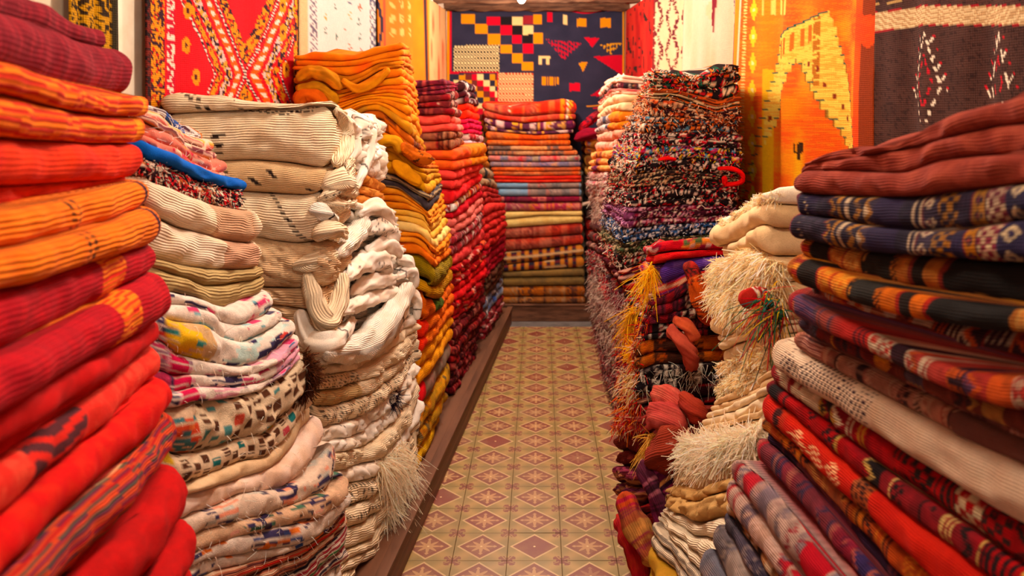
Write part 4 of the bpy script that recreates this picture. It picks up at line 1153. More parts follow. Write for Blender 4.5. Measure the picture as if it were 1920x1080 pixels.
# 3. cream wool: a lower pile that carries a ribbed column and a crumpled column
CR, CR2, CW = (246, 224, 192), (232, 202, 162), (253, 244, 232)
DK = (54, 38, 34)
rib = solid(CR, CR2, 18, .6); whi = solid(CW, (234, 208, 180), 14, .6)
dash = lambda b, u=.03, dn=1.0, **k: ticks(b, DK, u, 1.0, dn, tl=k.get('tl', .006), dv=k.get('dv', .011))
S3 = Stack('the lower half of the cream wool pile', -1, 0.45, [(640, 585, 2.5), (800, 600, 2.5), (1080, 640, 2.5)], [(640, 785, 3.38), (750, 785, 3.38), (850, 776, 3.38), (960, 768, 3.3), (1080, 745, 3.2)], rc=0.04, wob=0.014)
top = [(590, 668), (640, 655), (690, 642), (745, 610), (783, 585)]
rugs = [
 R('white rug with a few dark cross stripes, fold sweeping upward, below the crumpled white rugs', dash(whi, .09, .8), [([(590, 690), (640, 682), (680, 672), (730, 640), (785, 600)], 786), ], 'plain', top=True, c=.012),
 R('plain cream smooth fold just under the white rug with dark cross stripes', rib, [([(590, 706), (640, 700), (690, 690), (740, 655), (786, 615)], 786)], 'plain', c=.01),
 R('cream rolled fold with a patch of brown stitches at its left end, upper of two', bands(rib, [(.55, 2, dash(rib, .012, 1, tl=.005)), ]), [([(590, 732), (640, 728), (690, 712), (745, 680), (786, 632)], 786)], 'ribf', c=.01),
 R('cream rolled fold with a patch of brown stitches at its left end, lower of two', bands(rib, [(.55, 2, dash(solid((206, 170, 120)), .013, 1, tl=.005))]), [([(595, 765), (640, 760), (700, 735), (750, 700), (786, 650)], 786)], 'ribf', c=.01),
 R('long cream ribbed fold covered in short dark stitches, sweeping up to the aisle', dash(rib, .014, .9, tl=.005, dv=.016), [([(600, 805), (660, 792), (715, 758), (755, 715), (786, 670)], 787)], 'ribf', c=.008),
 R('white soft fold with a black tassel end beside the aisle', dash(whi, .2, .8), [([(610, 830), (680, 815), (725, 780), (760, 735), (786, 685)], 786)], 'plain', c=.012, tuft=[dict(n=140, len=.05, w=.003, pal=[(40, 30, 50)], p=(.25, .32), name='black_tassel', curl=.3)]),
 R('white fluffy fold below the black tassel in the cream wool pile', whi, [([(620, 852), (690, 838), (735, 800), (765, 752), (786, 705)], 787)], 'plain', c=.012),
 R('cream smooth fold, seventh down in the lower half of the cream wool pile', rib, [([(635, 885), (700, 865), (742, 828), (770, 778), (787, 728)], 788)], 'ribf', c=.01),
 R('cream fold with a bunch of white fringe hanging from it in the cream wool pile', whi, [([(640, 915), (700, 895), (745, 858), (772, 802), (787, 745)], 788)], 'plain', c=.01, tuft=[dict(n=900, len=.10, w=.003, pal=[(246, 228, 204), (232, 206, 176)], p=(.25, .55), droop=1.4, curl=.3, name='fringe', seg=4)]),
 R('cream ribbed fold with close dark stitches near the platform, upper one', dash(rib, .013, .95, tl=.0045, dv=.014), [([(640, 960), (690, 938), (740, 895), (770, 830), (784, 765)], 785)], 'rib', c=.008),
 R('cream ribbed fold with close dark stitches near the platform, lower one', dash(rib, .017, .9, tl=.0045, dv=.014), [([(640, 1000), (690, 978), (738, 925), (768, 860), (782, 790)], 783)], 'rib', c=.008),
 R('cream coarsely ribbed fold with white tassels hanging over the platform edge', rib, [([(640, 1042), (690, 1015), (735, 955), (766, 885), (780, 820)], 782)], 'rib', c=.006, tuft=[dict(n=420, len=.075, w=.004, pal=[(248, 232, 210), (236, 214, 186)], p=(.05, .45), droop=1.6, curl=.3, name='tassels', seg=4)]),
 R('cream ribbed fold lowest on the platform in the cream wool pile', rib, [([(650, 1078), (690, 1050), (725, 1000), (758, 930), (778, 860)], 776, 2)], 'rib', c=.006),
]
build_stack(S3, top, rugs, dict(t='cream folded rug touching the platform at the base of the cream wool pile', p=[rib], m='rib'), px_step=3.0, fine_near=True, crump=0.008, cfreq=1.0)

S3a = Stack('the ribbed cream column', -1, 0.52, [(180, 628, 2.42), (310, 622, 2.42), (360, 600, 2.42), (450, 625, 2.42), (600, 600, 2.42)], [(180, 664, 2.78), (310, 662, 2.78), (450, 668, 2.78), (600, 650, 2.78)], rc=0.05, wob=0.006, zbase=.95)
top = [(290, 178), (330, 172), (420, 184), (520, 198), (560, 196), (600, 190), (630, 191), (662, 225)]
stit = lambda b, m: (lambda U, V, s: put(b(U, V, s), m(U, V), DK))
def uu(x): return .275 + (628 - x) * .001561       # picture column on the front of this column -> distance round the fold
def zig(U, V):      # stepped double row of short dark stitches, a shallow V, on the top roll
    d = np.abs(U - uu(520)); vc = .070 + .24 * np.floor(d / .012) * .012
    m = (d < .17) & ((np.abs(V - vc) < .0036) | (np.abs(V - vc - .013) < .0036)) & (np.abs((d / .012) % 1 - .5) < .36)
    r = np.floor(V / .010)
    return m | ((np.abs((V / .010) % 1 - .5) < .3) & (V < .02) & (np.abs(U - uu(402) - .004 * (r % 4) - .02 * (V < -.06)) < .011 + .008 * (r % 3 == 0)))
def flat(U, V):
    r = np.floor(V / .0095)
    on = np.abs((V / .0095) % 1 - .5) < .3
    g = lambda x, y: (np.abs(U - uu(x) - r * .009) < .009) & (np.abs(V - (333 - y) * .0016) < .014)
    return on & (g(518, 324) | g(468, 344) | g(563, 350) | g(430, 318))
def zag(U, V):
    r = np.floor(V / .015)
    return (np.abs((V / .015) % 1 - .5) < .25) & (np.abs(U - uu(542) - r * .0095) < .0085)
def onroof(U, V):
    r = np.floor(V / .009)
    return (np.abs((V / .009) % 1 - .5) < .25) & ((np.abs(U - uu(350) - r * .008) < .007) | (np.abs(U - uu(365) - r * .008) < .007) | (np.abs(U - uu(430) - r * .008) < .007))
rugs = [
 R('thin flat cream ribbed rug laid over the top of the ribbed cream column', stit(rib, onroof), [([(330, 212), (400, 208), (460, 205), (540, 199), (600, 194), (640, 199), (662, 232)], None)], 'rib', top=True),
 R('big pillowy cream ribbed rug with dark stitches, second in the ribbed cream column', stit(rib, zig), [([(400, 303), (470, 301), (540, 306), (590, 315), (625, 314), (650, 300), (664, 285)], None)], 'rib', c=.004),
 R('flatter tan cream rug with scattered dark stitch groups under the big pillowy one', stit(solid((226, 190, 146), (212, 172, 126), 12, .5), flat), [([(440, 360), (500, 364), (560, 367), (600, 360), (640, 345), (664, 325)], None)], 'ribf', c=.004),
 R('thick cream ribbed rug with a diagonal row of stitches in the ribbed cream column', stit(rib, zag), [([(483, 448), (520, 455), (560, 459), (600, 455), (640, 440), (668, 415)], None)], 'rib', c=.006),
 R('soft beige ribbed rug with a drooping face, below the diagonal stitched one', solid((226, 190, 150), (206, 168, 126), 12, .6), [([(487, 542), (540, 545), (600, 540), (660, 520)], None)], 'ribf', c=.010),
 R('beige ribbed rug lowest in the ribbed cream column, behind the rag rugs', solid((222, 184, 144), (206, 168, 126), 12, .6), [([(500, 625), (560, 632), (620, 630), (660, 610)], None, 2)], 'rib', c=.010),
 R('cream rug hidden low in the ribbed cream column, behind the rag rugs', rib, [([(500, 668), (560, 668), (620, 664), (660, 652)], None, 1)], 'rib', c=.010),
]
build_stack(S3a, top, rugs, None, px_step=2.8, fine_near=True, crump=0.006)

S3b = Stack('the crumpled white column', -1, 0.42, [(200, 668, 2.86), (330, 672, 2.86), (450, 640, 2.86), (650, 620, 2.84)], [(205, 700, 3.2), (260, 722, 3.25), (330, 735, 3.3), (380, 722, 3.3), (450, 748, 3.36), (480, 757, 3.38), (550, 772, 3.38), (650, 786, 3.38)], rc=0.05, wob=0.02, zbase=.9)
top = [(645, 230), (670, 214), (695, 212), (716, 236)]
rugs = [
 R('white crumpled rug end with a diagonal dark stitch line, topmost of the crumpled white column', dash(whi, .13, 1, dv=.01), [([(640, 275), (665, 268), (690, 262), (722, 268)], 716), ([(640, 335), (665, 318), (700, 325), (733, 348)], 733)], 'plain', top=True, c=.02),
 R('tan orange crumpled rug squeezed under the topmost white one', solid((214, 140, 66), (190, 110, 50), 30, .6), [([(640, 372), (670, 380), (700, 394), (722, 392)], 722, 3)], 'plain', c=.015),
 R('white crumpled rug with knobbly folds, third in the crumpled white column', whi, [([(640, 415), (690, 425), (745, 425)], 742, 2)], 'plain', c=.022),
 R('white crumpled rug with fine stitches, fourth in the crumpled white column', dash(whi, .05, .6), [([(620, 470), (700, 470), (752, 458)], 750, 2)], 'ribf', c=.022),
 R('creamy white twisted rug with a knotted middle, fifth in the crumpled white column', whi, [([(610, 520), (690, 515), (762, 495)], 762, 2)], 'plain', c=.024),
 R('white twisted rug with speckled end, sixth in the crumpled white column', dash(whi, .03, .3), [([(605, 565), (690, 555), (772, 525)], 774, 2)], 'plain', c=.022),
 R('white smooth rug with two dark cross stripes, seventh in the crumpled white column', dash(whi, .08, .8), [([(600, 610), (690, 595), (780, 555)], 782, 2)], 'ribf', c=.018),
 R('white rug with dark cross stripes, lowest of the crumpled white column', dash(whi, .06, .8), [([(590, 664), (640, 651), (690, 638), (745, 606), (783, 581)], 785, 2)], 'plain', c=.016),
]
build_stack(S3b, top, rugs, None, px_step=3.0, fine_near=True, crump=0.018, cfreq=1.3)
# bunched folds lying proud of the white column and the ribbed column's side
def SY(px):
    if px < 625: return 2.43
    if px < 652: return 2.43 + (px - 625) / 27 * .2
    return 2.80 + (px - 652) / 130 * .52
def bunch(pts, rp, lab, pt, mt, dy=0.0):
    P, r = [], []
    for (x, y), q in zip(pts, rp):
        Y = SY(x) + dy; P.append(W(x, y, Y)); r.append(q * Y / F)
    recenter(roll('bunched_rug', P, r, pt, lab, mt, group='bunched folds of the cream wool pile', crump=.004, n=44))
wst = lambda *u: bands(whi, [(a, a + .007, DK) for a in u])
for a in [
    ([(630, 205), (646, 235), (645, 275), (628, 308)], [6, 14, 17, 8], 'turned cream selvedge bulging at the right end of the big pillowy rug', rib, 'rib'),
    ([(648, 222), (663, 245), (664, 280), (652, 310)], [5, 12, 13, 6], 'small bunched white fold tucked beside the big pillowy rug', wst(.05), 'plain'),
    ([(598, 375), (632, 352), (652, 326), (662, 305)], [6, 15, 14, 6], 'cream fold with dark stitches pulled up beside the flatter tan rug', dash(rib, .03), 'rib'),
    ([(604, 352), (635, 340), (664, 364)], [10, 24, 9], 'cream ribbed corner folded outward into a cone above the diagonal stitched rug', rib, 'rib'),
    ([(596, 372), (635, 385), (664, 380)], [6, 12, 6], 'slim cream fold under the ribbed cone', rib, 'ribf'),
    ([(580, 390), (606, 398), (632, 416)], [8, 16, 8], 'white twisted fold with a dark cross stripe under the slim cream fold', wst(.06), 'ribf'),
    ([(586, 446), (618, 430), (650, 440)], [9, 17, 8], 'plain cream fold poking right out of the diagonal stitched rug', rib, 'rib'),
    ([(634, 478), (662, 440), (690, 412)], [10, 22, 12], 'white fold rising steeply in the middle of the crumpled column', whi, 'ribf'),
    ([(672, 400), (706, 388), (738, 420)], [8, 16, 8], 'knobbly white bunched fold right of the ribbed column', whi, 'plain'),
    ([(684, 432), (715, 425), (745, 448)], [8, 17, 9], 'white bunched fold with fine stitches below the knobbly one', dash(whi, .02, .6), 'plain'),
    ([(688, 470), (722, 458), (752, 476)], [8, 15, 8], 'white thin fold above the speckled fat one', whi, 'plain'),
    ([(650, 520), (682, 492), (712, 488), (730, 512)], [10, 20, 20, 9], 'white speckled fat fold in the middle of the crumpled column', dash(whi, .03, .3), 'plain'),
    ([(655, 552), (692, 530), (740, 522)], [8, 16, 8], 'white slim fold below the speckled one in the crumpled column', whi, 'plain'),
    ([(640, 585), (690, 562), (745, 545)], [8, 15, 8], 'second white slim fold below the speckled one in the crumpled column', whi, 'plain'),
    ([(548, 502), (588, 490), (634, 478)], [7, 16, 8], 'cream ribbed rim folded over the drooping beige rug', rib, 'rib'),
    ([(574, 508), (588, 556), (613, 606), (636, 560), (644, 512)], [10, 17, 19, 16, 8], 'cream ribbed fold hanging in a U like an open bag', rib, 'rib'),
    ([(612, 662), (660, 655), (705, 625), (742, 580), (770, 532)], [12, 26, 30, 20, 10], 'long white roll with two dark cross rings running up to the right', wst(.30, .34, .20), 'ribf', -.06),
    ([(700, 668), (730, 620), (764, 566)], [9, 17, 9], 'white ribbed roll with brown cross rings beside the long white roll', bands(rib, [(.12, .13, BR), (.16, .17, BR), (.2, .207, BR)]), 'rib', -.04),
    ([(560, 580), (580, 635), (625, 640), (662, 600)], [10, 20, 18, 8], 'cream smooth roll curving under the drooping ribbed flaps', wst(.27), 'plain'),
    ([(745, 486), (764, 490), (772, 512)], [5, 11, 5], 'small white knob at the aisle edge of the crumpled column', whi, 'plain'),
    ([(742, 522), (770, 508), (778, 540)], [5, 12, 6], 'small white fold curling at the aisle edge of the crumpled column', wst(.05), 'plain'),
    ([(764, 545), (781, 562), (782, 600)], [5, 10, 6], 'thin white fold hanging at the aisle edge of the crumpled column', whi, 'plain'),
    ([(652, 345), (640, 322), (660, 300)], [6, 13, 6], 'small cream fold with a dark loop under the pillowy rug corner', dash(rib, .02), 'rib'),
    ([(664, 352), (690, 300), (700, 240)], [7, 10, 6], 'narrow white crease standing left of the topmost white rug end', wst(.1), 'plain'),
]: bunch(*a)
print('part4a ok')

# 4. orange and mustard pile
O1, O2, O3, MU, MU2, OLV = (226, 124, 14), (232, 116, 16), (206, 120, 20), (222, 158, 16), (196, 140, 20), (150, 124, 20)
S4 = Stack('the orange and mustard pile', -1, 0.46, [(80, 757, 3.42), (160, 752, 3.42), (250, 775, 3.42), (300, 800, 3.42), (400, 802, 3.42), (500, 816, 3.42), (570, 800, 3.42), (650, 788, 3.42), (890, 772, 3.42)],
           [(80, 768, 4.3), (150, 777, 4.3), (220, 790, 4.3), (255, 808, 4.3), (290, 822, 4.3), (400, 834, 4.3), (450, 846, 4.3), (600, 850, 4.3), (700, 848, 4.25), (770, 842, 4.2), (850, 815, 3.9), (893, 800, 3.8)], rc=0.03, wob=0.009)
top = [(568, 103), (583, 95), (627, 99), (663, 103), (687, 92), (740, 80), (760, 82), (768, 98)]
oo = lambda a, b=O2, am=.7: solid(a, b, 22, am)
def L(nm, pat, m='plain', **k):
    return lambda f: R(nm, pat, f, m, **k)
rugs = [
 R('orange rug folded in three with soft rounded ends, topmost of the orange and mustard pile', solid((222, 130, 12), (232, 98, 14), 14, .9), [([(573, 112), (640, 115), (673, 110), (720, 97), (763, 92)], None), ([(570, 123), (623, 125), (673, 122), (713, 110), (767, 105)], None), ([(567, 131), (617, 136), (650, 143), (673, 136), (707, 118), (753, 113), (770, 122)], None)], top=True),
 R('mustard orange rug with a swirled left end, second in the orange and mustard pile', oo((216, 130, 16), (160, 100, 20)), [([(557, 157), (600, 160), (627, 170), (657, 163), (687, 147), (713, 130), (757, 127), (777, 150)], None, 2)]),
 R('amber rug dipping in a wave, third in the orange and mustard pile', oo((224, 144, 14)), [([(553, 173), (600, 173), (630, 178), (667, 168), (700, 151), (753, 141), (780, 165)], None), ([(553, 190), (620, 190), (650, 178), (680, 168), (720, 160), (767, 163), (785, 190)], None)]),
 R('orange rug humped in the middle, fourth in the orange and mustard pile', oo((226, 136, 12), (234, 104, 18)), [([(553, 200), (600, 200), (623, 197), (650, 188), (680, 178), (727, 173), (757, 178), (787, 205)], None, 2)]),
 R('golden orange rug, fifth in the orange and mustard pile', oo((232, 152, 14), (230, 116, 16)), [([(560, 212), (633, 205), (673, 188), (707, 184), (740, 191), (767, 202), (800, 240)], None, 2)]),
 R('amber rug with a long fold dropping right, sixth in the orange and mustard pile', oo((230, 146, 14), (216, 120, 14)), [([(560, 222), (643, 215), (673, 198), (700, 194), (727, 204), (753, 224), (800, 268), (818, 280)], None, 2)]),
 R('tan and olive smooth rug falling in a long diagonal fold in the orange pile', oo((214, 140, 30), (170, 130, 50)), [([(560, 232), (653, 224), (680, 207), (707, 206), (727, 222), (760, 249), (800, 280), (822, 292)], None)]),
 R('brown patterned rug speckled with orange and black, in the upper orange pile', rag((190, 96, 20), [(70, 40, 20), (226, 120, 20), (110, 50, 20)], .9, cu=.016, cv=.012), [([(560, 245), (690, 240), (720, 249), (745, 263), (780, 290), (810, 304), (828, 302)], None, 2)]),
 R('rust orange patterned rug right under the brown speckled one', rag((206, 110, 20), [(150, 60, 16), (232, 140, 30)], .8, cu=.016, cv=.012), [([(600, 262), (700, 258), (730, 270), (760, 294), (790, 314), (826, 316)], None, 2)]),
 R('mustard rug with a curled left end, in the middle of the orange pile', oo((208, 146, 16), (170, 110, 16)), [([(640, 300), (700, 296), (740, 304), (780, 333), (805, 344), (829, 330)], None, 2)]),
 R('bright mustard rug with a broad diagonal fold below the curled one', oo((222, 160, 16), (196, 128, 16)), [([(640, 325), (705, 322), (740, 329), (775, 353), (805, 366), (830, 340)], None, 1)]),
 R('dark charcoal and cream striped rug bent in a V in the orange pile', lines((64, 54, 60), [(220, 190, 140), (90, 80, 84)], .014, .9, .2), [([(650, 352), (700, 348), (750, 354), (790, 388), (806, 401), (832, 358)], None, 2)], 'kilim'),
 R('stack-thin orange and tan rug bent in a V just below the charcoal one', oo((226, 150, 50), (214, 110, 20)), [([(660, 396), (723, 391), (760, 394), (790, 402), (807, 422), (836, 390)], None, 3)]),
 R('pale yellow edged rug bent in a V, below the thin orange and tan rug', oo((238, 186, 84), (220, 150, 40)), [([(700, 418), (735, 412), (770, 418), (800, 432), (815, 451), (845, 418)], None, 2)]),
 R('light buttery cream rug bent in a V in the orange pile', oo((244, 214, 140), (232, 180, 90)), [([(700, 438), (740, 433), (783, 437), (805, 457), (820, 469), (847, 428)], None, 1)]),
 R('peach orange rug bent in a V under the buttery cream one', oo((238, 152, 50), (228, 120, 30)), [([(700, 458), (743, 454), (780, 455), (800, 472), (816, 489), (847, 463)], None, 2)]),
 R('deep orange rug bent in a V above the olive rug', oo((236, 130, 20), (230, 104, 24)), [([(700, 482), (760, 477), (790, 478), (805, 490), (820, 502), (848, 476)], None, 1)]),
 R('olive green ribbed rug, broad and soft, in the orange and mustard pile', oo((160, 132, 22), (120, 100, 14)), [([(720, 518), (770, 517), (790, 526), (822, 537), (848, 502)], None, 1)], 'rib', c=.008),
 R('mustard ribbed rug right below the olive green one', oo((206, 150, 16), (176, 120, 14)), [([(740, 548), (780, 545), (800, 553), (826, 562), (850, 526)], None, 1)], 'rib', c=.006),
 R('orange rug with a green patch in the lower orange pile', bands(oo((214, 100, 14)), [(.38, .62, solid((78, 100, 30)))]), [([(760, 600), (790, 602), (827, 578), (850, 545)], None, 1)], 'knit', c=.006),
 R('bright orange rug with a scarlet near end in the lower orange pile', bands(oo((240, 116, 12)), [(.75, 3, solid((244, 60, 16)))]), [([(760, 640), (790, 636), (818, 608), (850, 568)], None), ([(765, 675), (790, 660), (818, 628), (850, 588)], None)], 'knit', c=.006),
 R('golden yellow rug in two folds in the lower orange pile', oo((244, 164, 12), (226, 140, 10), .5), [([(765, 708), (790, 692), (818, 656), (850, 608)], None), ([(770, 742), (790, 722), (818, 684), (850, 632)], None)], 'knit', c=.005),
 R('grey rug with a scarlet near end in the lower orange pile', bands(solid((140, 118, 100), (160, 100, 90), 30, .7), [(.62, 3, solid((220, 30, 40)))]), [([(770, 782), (790, 765), (818, 728), (849, 668)], None)], 'plain', c=.005),
 R('yellow and grey mottled rug in two folds near the platform in the orange pile', rag((190, 140, 40), [(110, 90, 60), (226, 160, 20), (200, 120, 30)], .8, cu=.03, cv=.01), [([(770, 822), (790, 805), (815, 770), (846, 712)], None), ([(770, 856), (790, 836), (812, 800), (842, 742)], None)], 'knit'),
 R('clear yellow rug lowest in the orange and mustard pile', oo((236, 180, 10), (200, 150, 10), .4), [([(771, 891), (790, 866), (805, 840), (840, 768)], None)], 'knit'),
]
build_stack(S4, top, rugs, dict(t='yellow folded rug flat on the platform under the orange pile', p=[oo((226, 170, 14))]), px_step=3.0, fine_near=True, crump=0.005)

def curl4(pts, rp, lab, pt, Y=3.39):
    recenter(roll('bunched_rug', [W(x, y, Y) for x, y in pts], [q * Y / F for q in rp], pt, lab, 'plain', group='curled folds of the orange pile', crump=.004, n=44))
for a in [
    ([(556, 150), (585, 134), (620, 146), (640, 168)], [7, 11, 11, 6], 'mustard curled fold at the upper left corner of the orange pile', oo((206, 130, 18), (150, 100, 20))),
    ([(556, 168), (590, 164), (618, 178), (632, 196)], [6, 10, 10, 6], 'ochre curled fold just below the mustard one at the left corner', oo((200, 140, 20), (150, 96, 20))),
    ([(554, 196), (574, 176), (600, 184), (612, 206)], [9, 15, 14, 8], 'burnt orange bulging fold at the left corner above the cream wool', oo((214, 104, 14), (190, 90, 16))),
    ([(640, 150), (672, 166), (706, 150), (730, 128)], [5, 9, 9, 5], 'amber slanting fold across the front of the upper orange pile', oo((214, 140, 20), (190, 110, 16))),
    ([(706, 292), (716, 268), (742, 266), (750, 288)], [7, 10, 10, 7], 'mustard fold curled into a hook in the middle of the orange pile', oo((204, 146, 16), (160, 110, 16))),
    ([(736, 302), (758, 322), (790, 346)], [7, 13, 8], 'golden pleat slanting down in the middle of the orange pile', oo((224, 156, 20), (200, 130, 16))),
    ([(752, 268), (780, 292), (812, 300)], [7, 12, 8], 'brown and orange speckled pleat beside the golden one', rag((190, 96, 20), [(70, 40, 20), (226, 120, 20), (110, 50, 20)], .9, cu=.016, cv=.012)),
]: curl4(*a)

# 5. red pile
K = kilim
RD = [(196, 22, 34), (226, 40, 40), (150, 16, 34), (232, 120, 60), (90, 16, 28)]
SAL = solid((222, 90, 74), (200, 50, 50), 30, .7)
redm = lambda s=0: rag((176, 20, 32), [(220, 30, 40), (110, 12, 26), (236, 110, 60), (226, 170, 150)], .7, cu=.03, cv=.011)
S5 = Stack('the tall red pile', -1, 0.42, [(150, 832, 4.42), (200, 848, 4.42), (290, 855, 4.42), (400, 850, 4.42), (600, 850, 4.42), (745, 847, 4.38)],
           [(150, 852, 4.9), (240, 866, 4.9), (276, 869, 4.9), (284, 914, 5.4), (314, 915, 5.4), (330, 900, 5.4), (400, 905, 5.4), (480, 909, 5.4), (540, 914, 5.4), (600, 908, 5.4), (655, 905, 5.35), (745, 868, 4.8)], rc=0.025, wob=0.012)
top = [(785, 154), (800, 150), (825, 149), (850, 156)]
rugs = [
 R('plum and crimson chequered rug in three folds, topmost of the tall red pile', K([(150, 14, 50), (196, 30, 80), (110, 10, 40), (226, 60, 60)], (.015, .03), 1), [([(785, 179), (815, 178), (852, 168)], None, 3)], 'kilim', top=True),
 R('dark red rug with grey and cream flecks, second in the tall red pile', K([(150, 24, 34), (200, 60, 50), (90, 20, 34), (236, 190, 160)], (.02, .04), 2), [([(785, 216), (825, 214), (864, 222)], None, 3)], 'kilim'),
 R('salmon rug with soft round folds, third in the tall red pile', bands(SAL, [(-1, .3, solid((226, 130, 110), (210, 90, 80), 40, .6))]), [([(790, 250), (830, 246), (866, 246)], None, 2)]),
 R('ochre red patterned rug with curled ends, fourth in the tall red pile', K([(200, 100, 60), (222, 150, 100), (170, 40, 40), (110, 40, 30)], (.02, .04), 4), [([(800, 282), (830, 281), (869, 272)], None, 2)], 'kilim'),
 R('wide orange rug sticking out to the right in the tall red pile', bands(solid((226, 100, 40), (222, 70, 50), 20, .6), [(-1, .5, solid((214, 126, 26), (190, 96, 20), 20, .5))]), [([(810, 299), (860, 300), (914, 292)], None), ([(820, 319), (862, 318), (915, 305)], None)], c=.008),
 R('salmon red rug in two round folds under the wide orange one', solid((228, 76, 66), (210, 50, 50), 20, .6), [([(825, 352), (862, 354), (904, 322)], None, 2)], c=.007),
 R('scarlet rug with white specks in the tall red pile', solid((212, 34, 40), (232, 80, 70), 30, .5), [([(830, 385), (862, 374), (900, 342)], None, 1)], c=.006),
 R('rug with orange, white and red lozenges in the tall red pile', K([(226, 60, 30), (246, 200, 90), (240, 230, 220), (150, 20, 30)], (.02, .045), 5), [([(833, 400), (865, 387), (902, 357)], None, 1)], 'kilim'),
 R('plain crimson thin rug below the lozenge rug', solid((190, 18, 40), (160, 14, 34), 20, .5), [([(836, 410), (870, 400), (903, 370)], None, 1)]),
 R('dusty pink rug in two folds in the tall red pile', solid((222, 120, 110), (206, 90, 84), 20, .6), [([(840, 442), (875, 427), (906, 394)], None, 2)], c=.006),
 R('rose rug with narrow white and grey stripes in the tall red pile', K([(190, 50, 60), (220, 130, 130), (236, 210, 200), (110, 40, 50)], (.012, .022), 6, motif=.3), [([(842, 479), (878, 462), (909, 424)], None, 2)], 'kilim'),
 R('warm salmon rug below the white striped rose one', solid((220, 76, 74), (190, 40, 44), 20, .6), [([(845, 500), (880, 482), (910, 446)], None, 1)], c=.007),
 R('crimson rug with orange tangles, upper of the tangled ones in the tall red pile', redm(1), [([(845, 535), (880, 520), (913, 480)], None, 3)], 'knit', c=.01),
 R('strong red rug with a curled near end in the tall red pile', solid((206, 20, 36), (226, 60, 40), 20, .6), [([(845, 565), (880, 548), (915, 510)], None, 2)], 'knit', c=.009),
 R('crimson rug with a tube-like open fold in the tall red pile', redm(2), [([(845, 602), (880, 582), (913, 535)], None, 3)], 'knit', c=.008),
 R('dark red patterned rug, upper one near the foot of the tall red pile', K([(140, 14, 26), (180, 30, 36), (90, 10, 22), (222, 110, 90)], (.02, .04), 9), [([(845, 650), (872, 625), (908, 580)], None, 3)], 'kilim'),
 R('dark red patterned rug, middle one near the foot of the tall red pile', K([(130, 12, 26), (190, 40, 40), (80, 10, 22), (200, 80, 70)], (.02, .04), 10), [([(845, 697), (872, 668), (906, 618)], None, 3)], 'kilim'),
 R('dark red patterned rug lowest on the platform in the tall red pile', K([(120, 12, 26), (170, 30, 40), (70, 10, 22), (200, 90, 80)], (.02, .04), 11), [([(845, 743), (872, 706), (904, 653)], None, 3)], 'kilim'),
]
build_stack(S5, top, rugs, dict(t='dark red folded rug flat on the platform under the tall red pile', p=[solid((120, 14, 26))]), px_step=3.0, fine_near=True, crump=0.006)

S6 = Stack('the far left red pile', -1, 0.4, [(150, 868, 5.52), (280, 885, 5.52), (350, 905, 5.52), (450, 912, 5.52), (520, 912, 5.52), (640, 906, 5.5)],
           [(152, 888, 6.3), (200, 897, 6.3), (260, 907, 6.3), (300, 915, 6.3), (330, 926, 6.3), (360, 934, 6.3), (385, 944, 6.3), (430, 951, 6.3), (480, 949, 6.3), (520, 943, 6.3), (600, 945, 6.3), (640, 926, 6.0)], rc=0.025, wob=0.012)
top = [(850, 158), (870, 152), (886, 156)]
rugs = [
 R('dark rug with white stripes, topmost of the far left red pile', K([(90, 24, 34), (236, 220, 210), (190, 50, 50), (40, 26, 34)], (.02, .05), 1), [([(855, 196), (875, 193), (896, 200)], None, 3)], 'kilim', top=True),
 R('bright scarlet and orange rug, second in the far left red pile', solid((240, 50, 24), (244, 100, 30), 20, .6), [([(860, 224), (880, 222), (902, 228)], None, 2)], c=.008),
 R('magenta rug, third in the far left red pile', solid((196, 20, 70), (220, 60, 80), 20, .6), [([(862, 252), (880, 250), (906, 254)], None, 3)], c=.008),
 R('red and white flecked thin rug above the lavender one', K([(214, 40, 50), (240, 220, 210), (170, 20, 40)], (.03, .05), 3), [([(866, 264), (885, 262), (910, 268)], None, 1)], 'kilim'),
 R('lavender white thin rug with a wavy edge in the far left red pile', solid((222, 196, 206), (190, 150, 170), 20, .6), [([(870, 284), (890, 278), (914, 288)], None, 2)], c=.006),
 R('ochre and brown rug in the upper part of the far left red pile', solid((180, 110, 40), (120, 80, 40), 20, .7), [([(885, 312), (905, 310), (920, 318)], None, 2)], c=.008),
 R('beige and grey rolled rug in the far left red pile', bands(solid((180, 146, 110), (120, 96, 80), 30, .7), [(.3, .36, (60, 60, 60))]), [([(890, 348), (910, 346), (933, 356)], None, 2)], 'knit', c=.008),
 R('maroon and rust rug under the beige rolled rug', solid((176, 50, 44), (130, 30, 34), 20, .7), [([(898, 385), (920, 380), (942, 380)], None, 3)], c=.008),
 R('salmon rug bulging toward the aisle in the far left red pile', solid((208, 64, 56), (180, 40, 44), 20, .6), [([(903, 425), (925, 412), (949, 402)], None, 2)], c=.008),
 R('brick red rug in soft folds in the far left red pile', solid((190, 40, 40), (210, 70, 54), 20, .6), [([(905, 470), (930, 455), (951, 436)], None, 3)], c=.008),
 R('dark crimson rug in thin folds in the far left red pile', solid((150, 20, 40), (190, 30, 50), 20, .6), [([(905, 520), (925, 508), (949, 480)], None, 4)], c=.007),
 R('brown patterned rug in the lower part of the far left red pile', K([(110, 60, 44), (150, 100, 60), (70, 40, 34)], (.02, .05), 6), [([(907, 560), (925, 545), (946, 515)], None, 3)], 'kilim'),
 R('blue and white rug in the lower part of the far left red pile', rag((130, 140, 170), [(70, 100, 180), (226, 220, 220), (90, 60, 60)], 1.2, cu=.08, cv=.014), [([(905, 602), (922, 582), (945, 548)], None, 2)], 'kilim'),
 R('red and white flecked rug lowest on the platform in the far left red pile', rag((150, 50, 56), [(220, 180, 170), (110, 30, 40), (180, 40, 50)], .9, cu=.05, cv=.014), [([(905, 640), (918, 620), (944, 585)], None, 3)], 'kilim'),
]
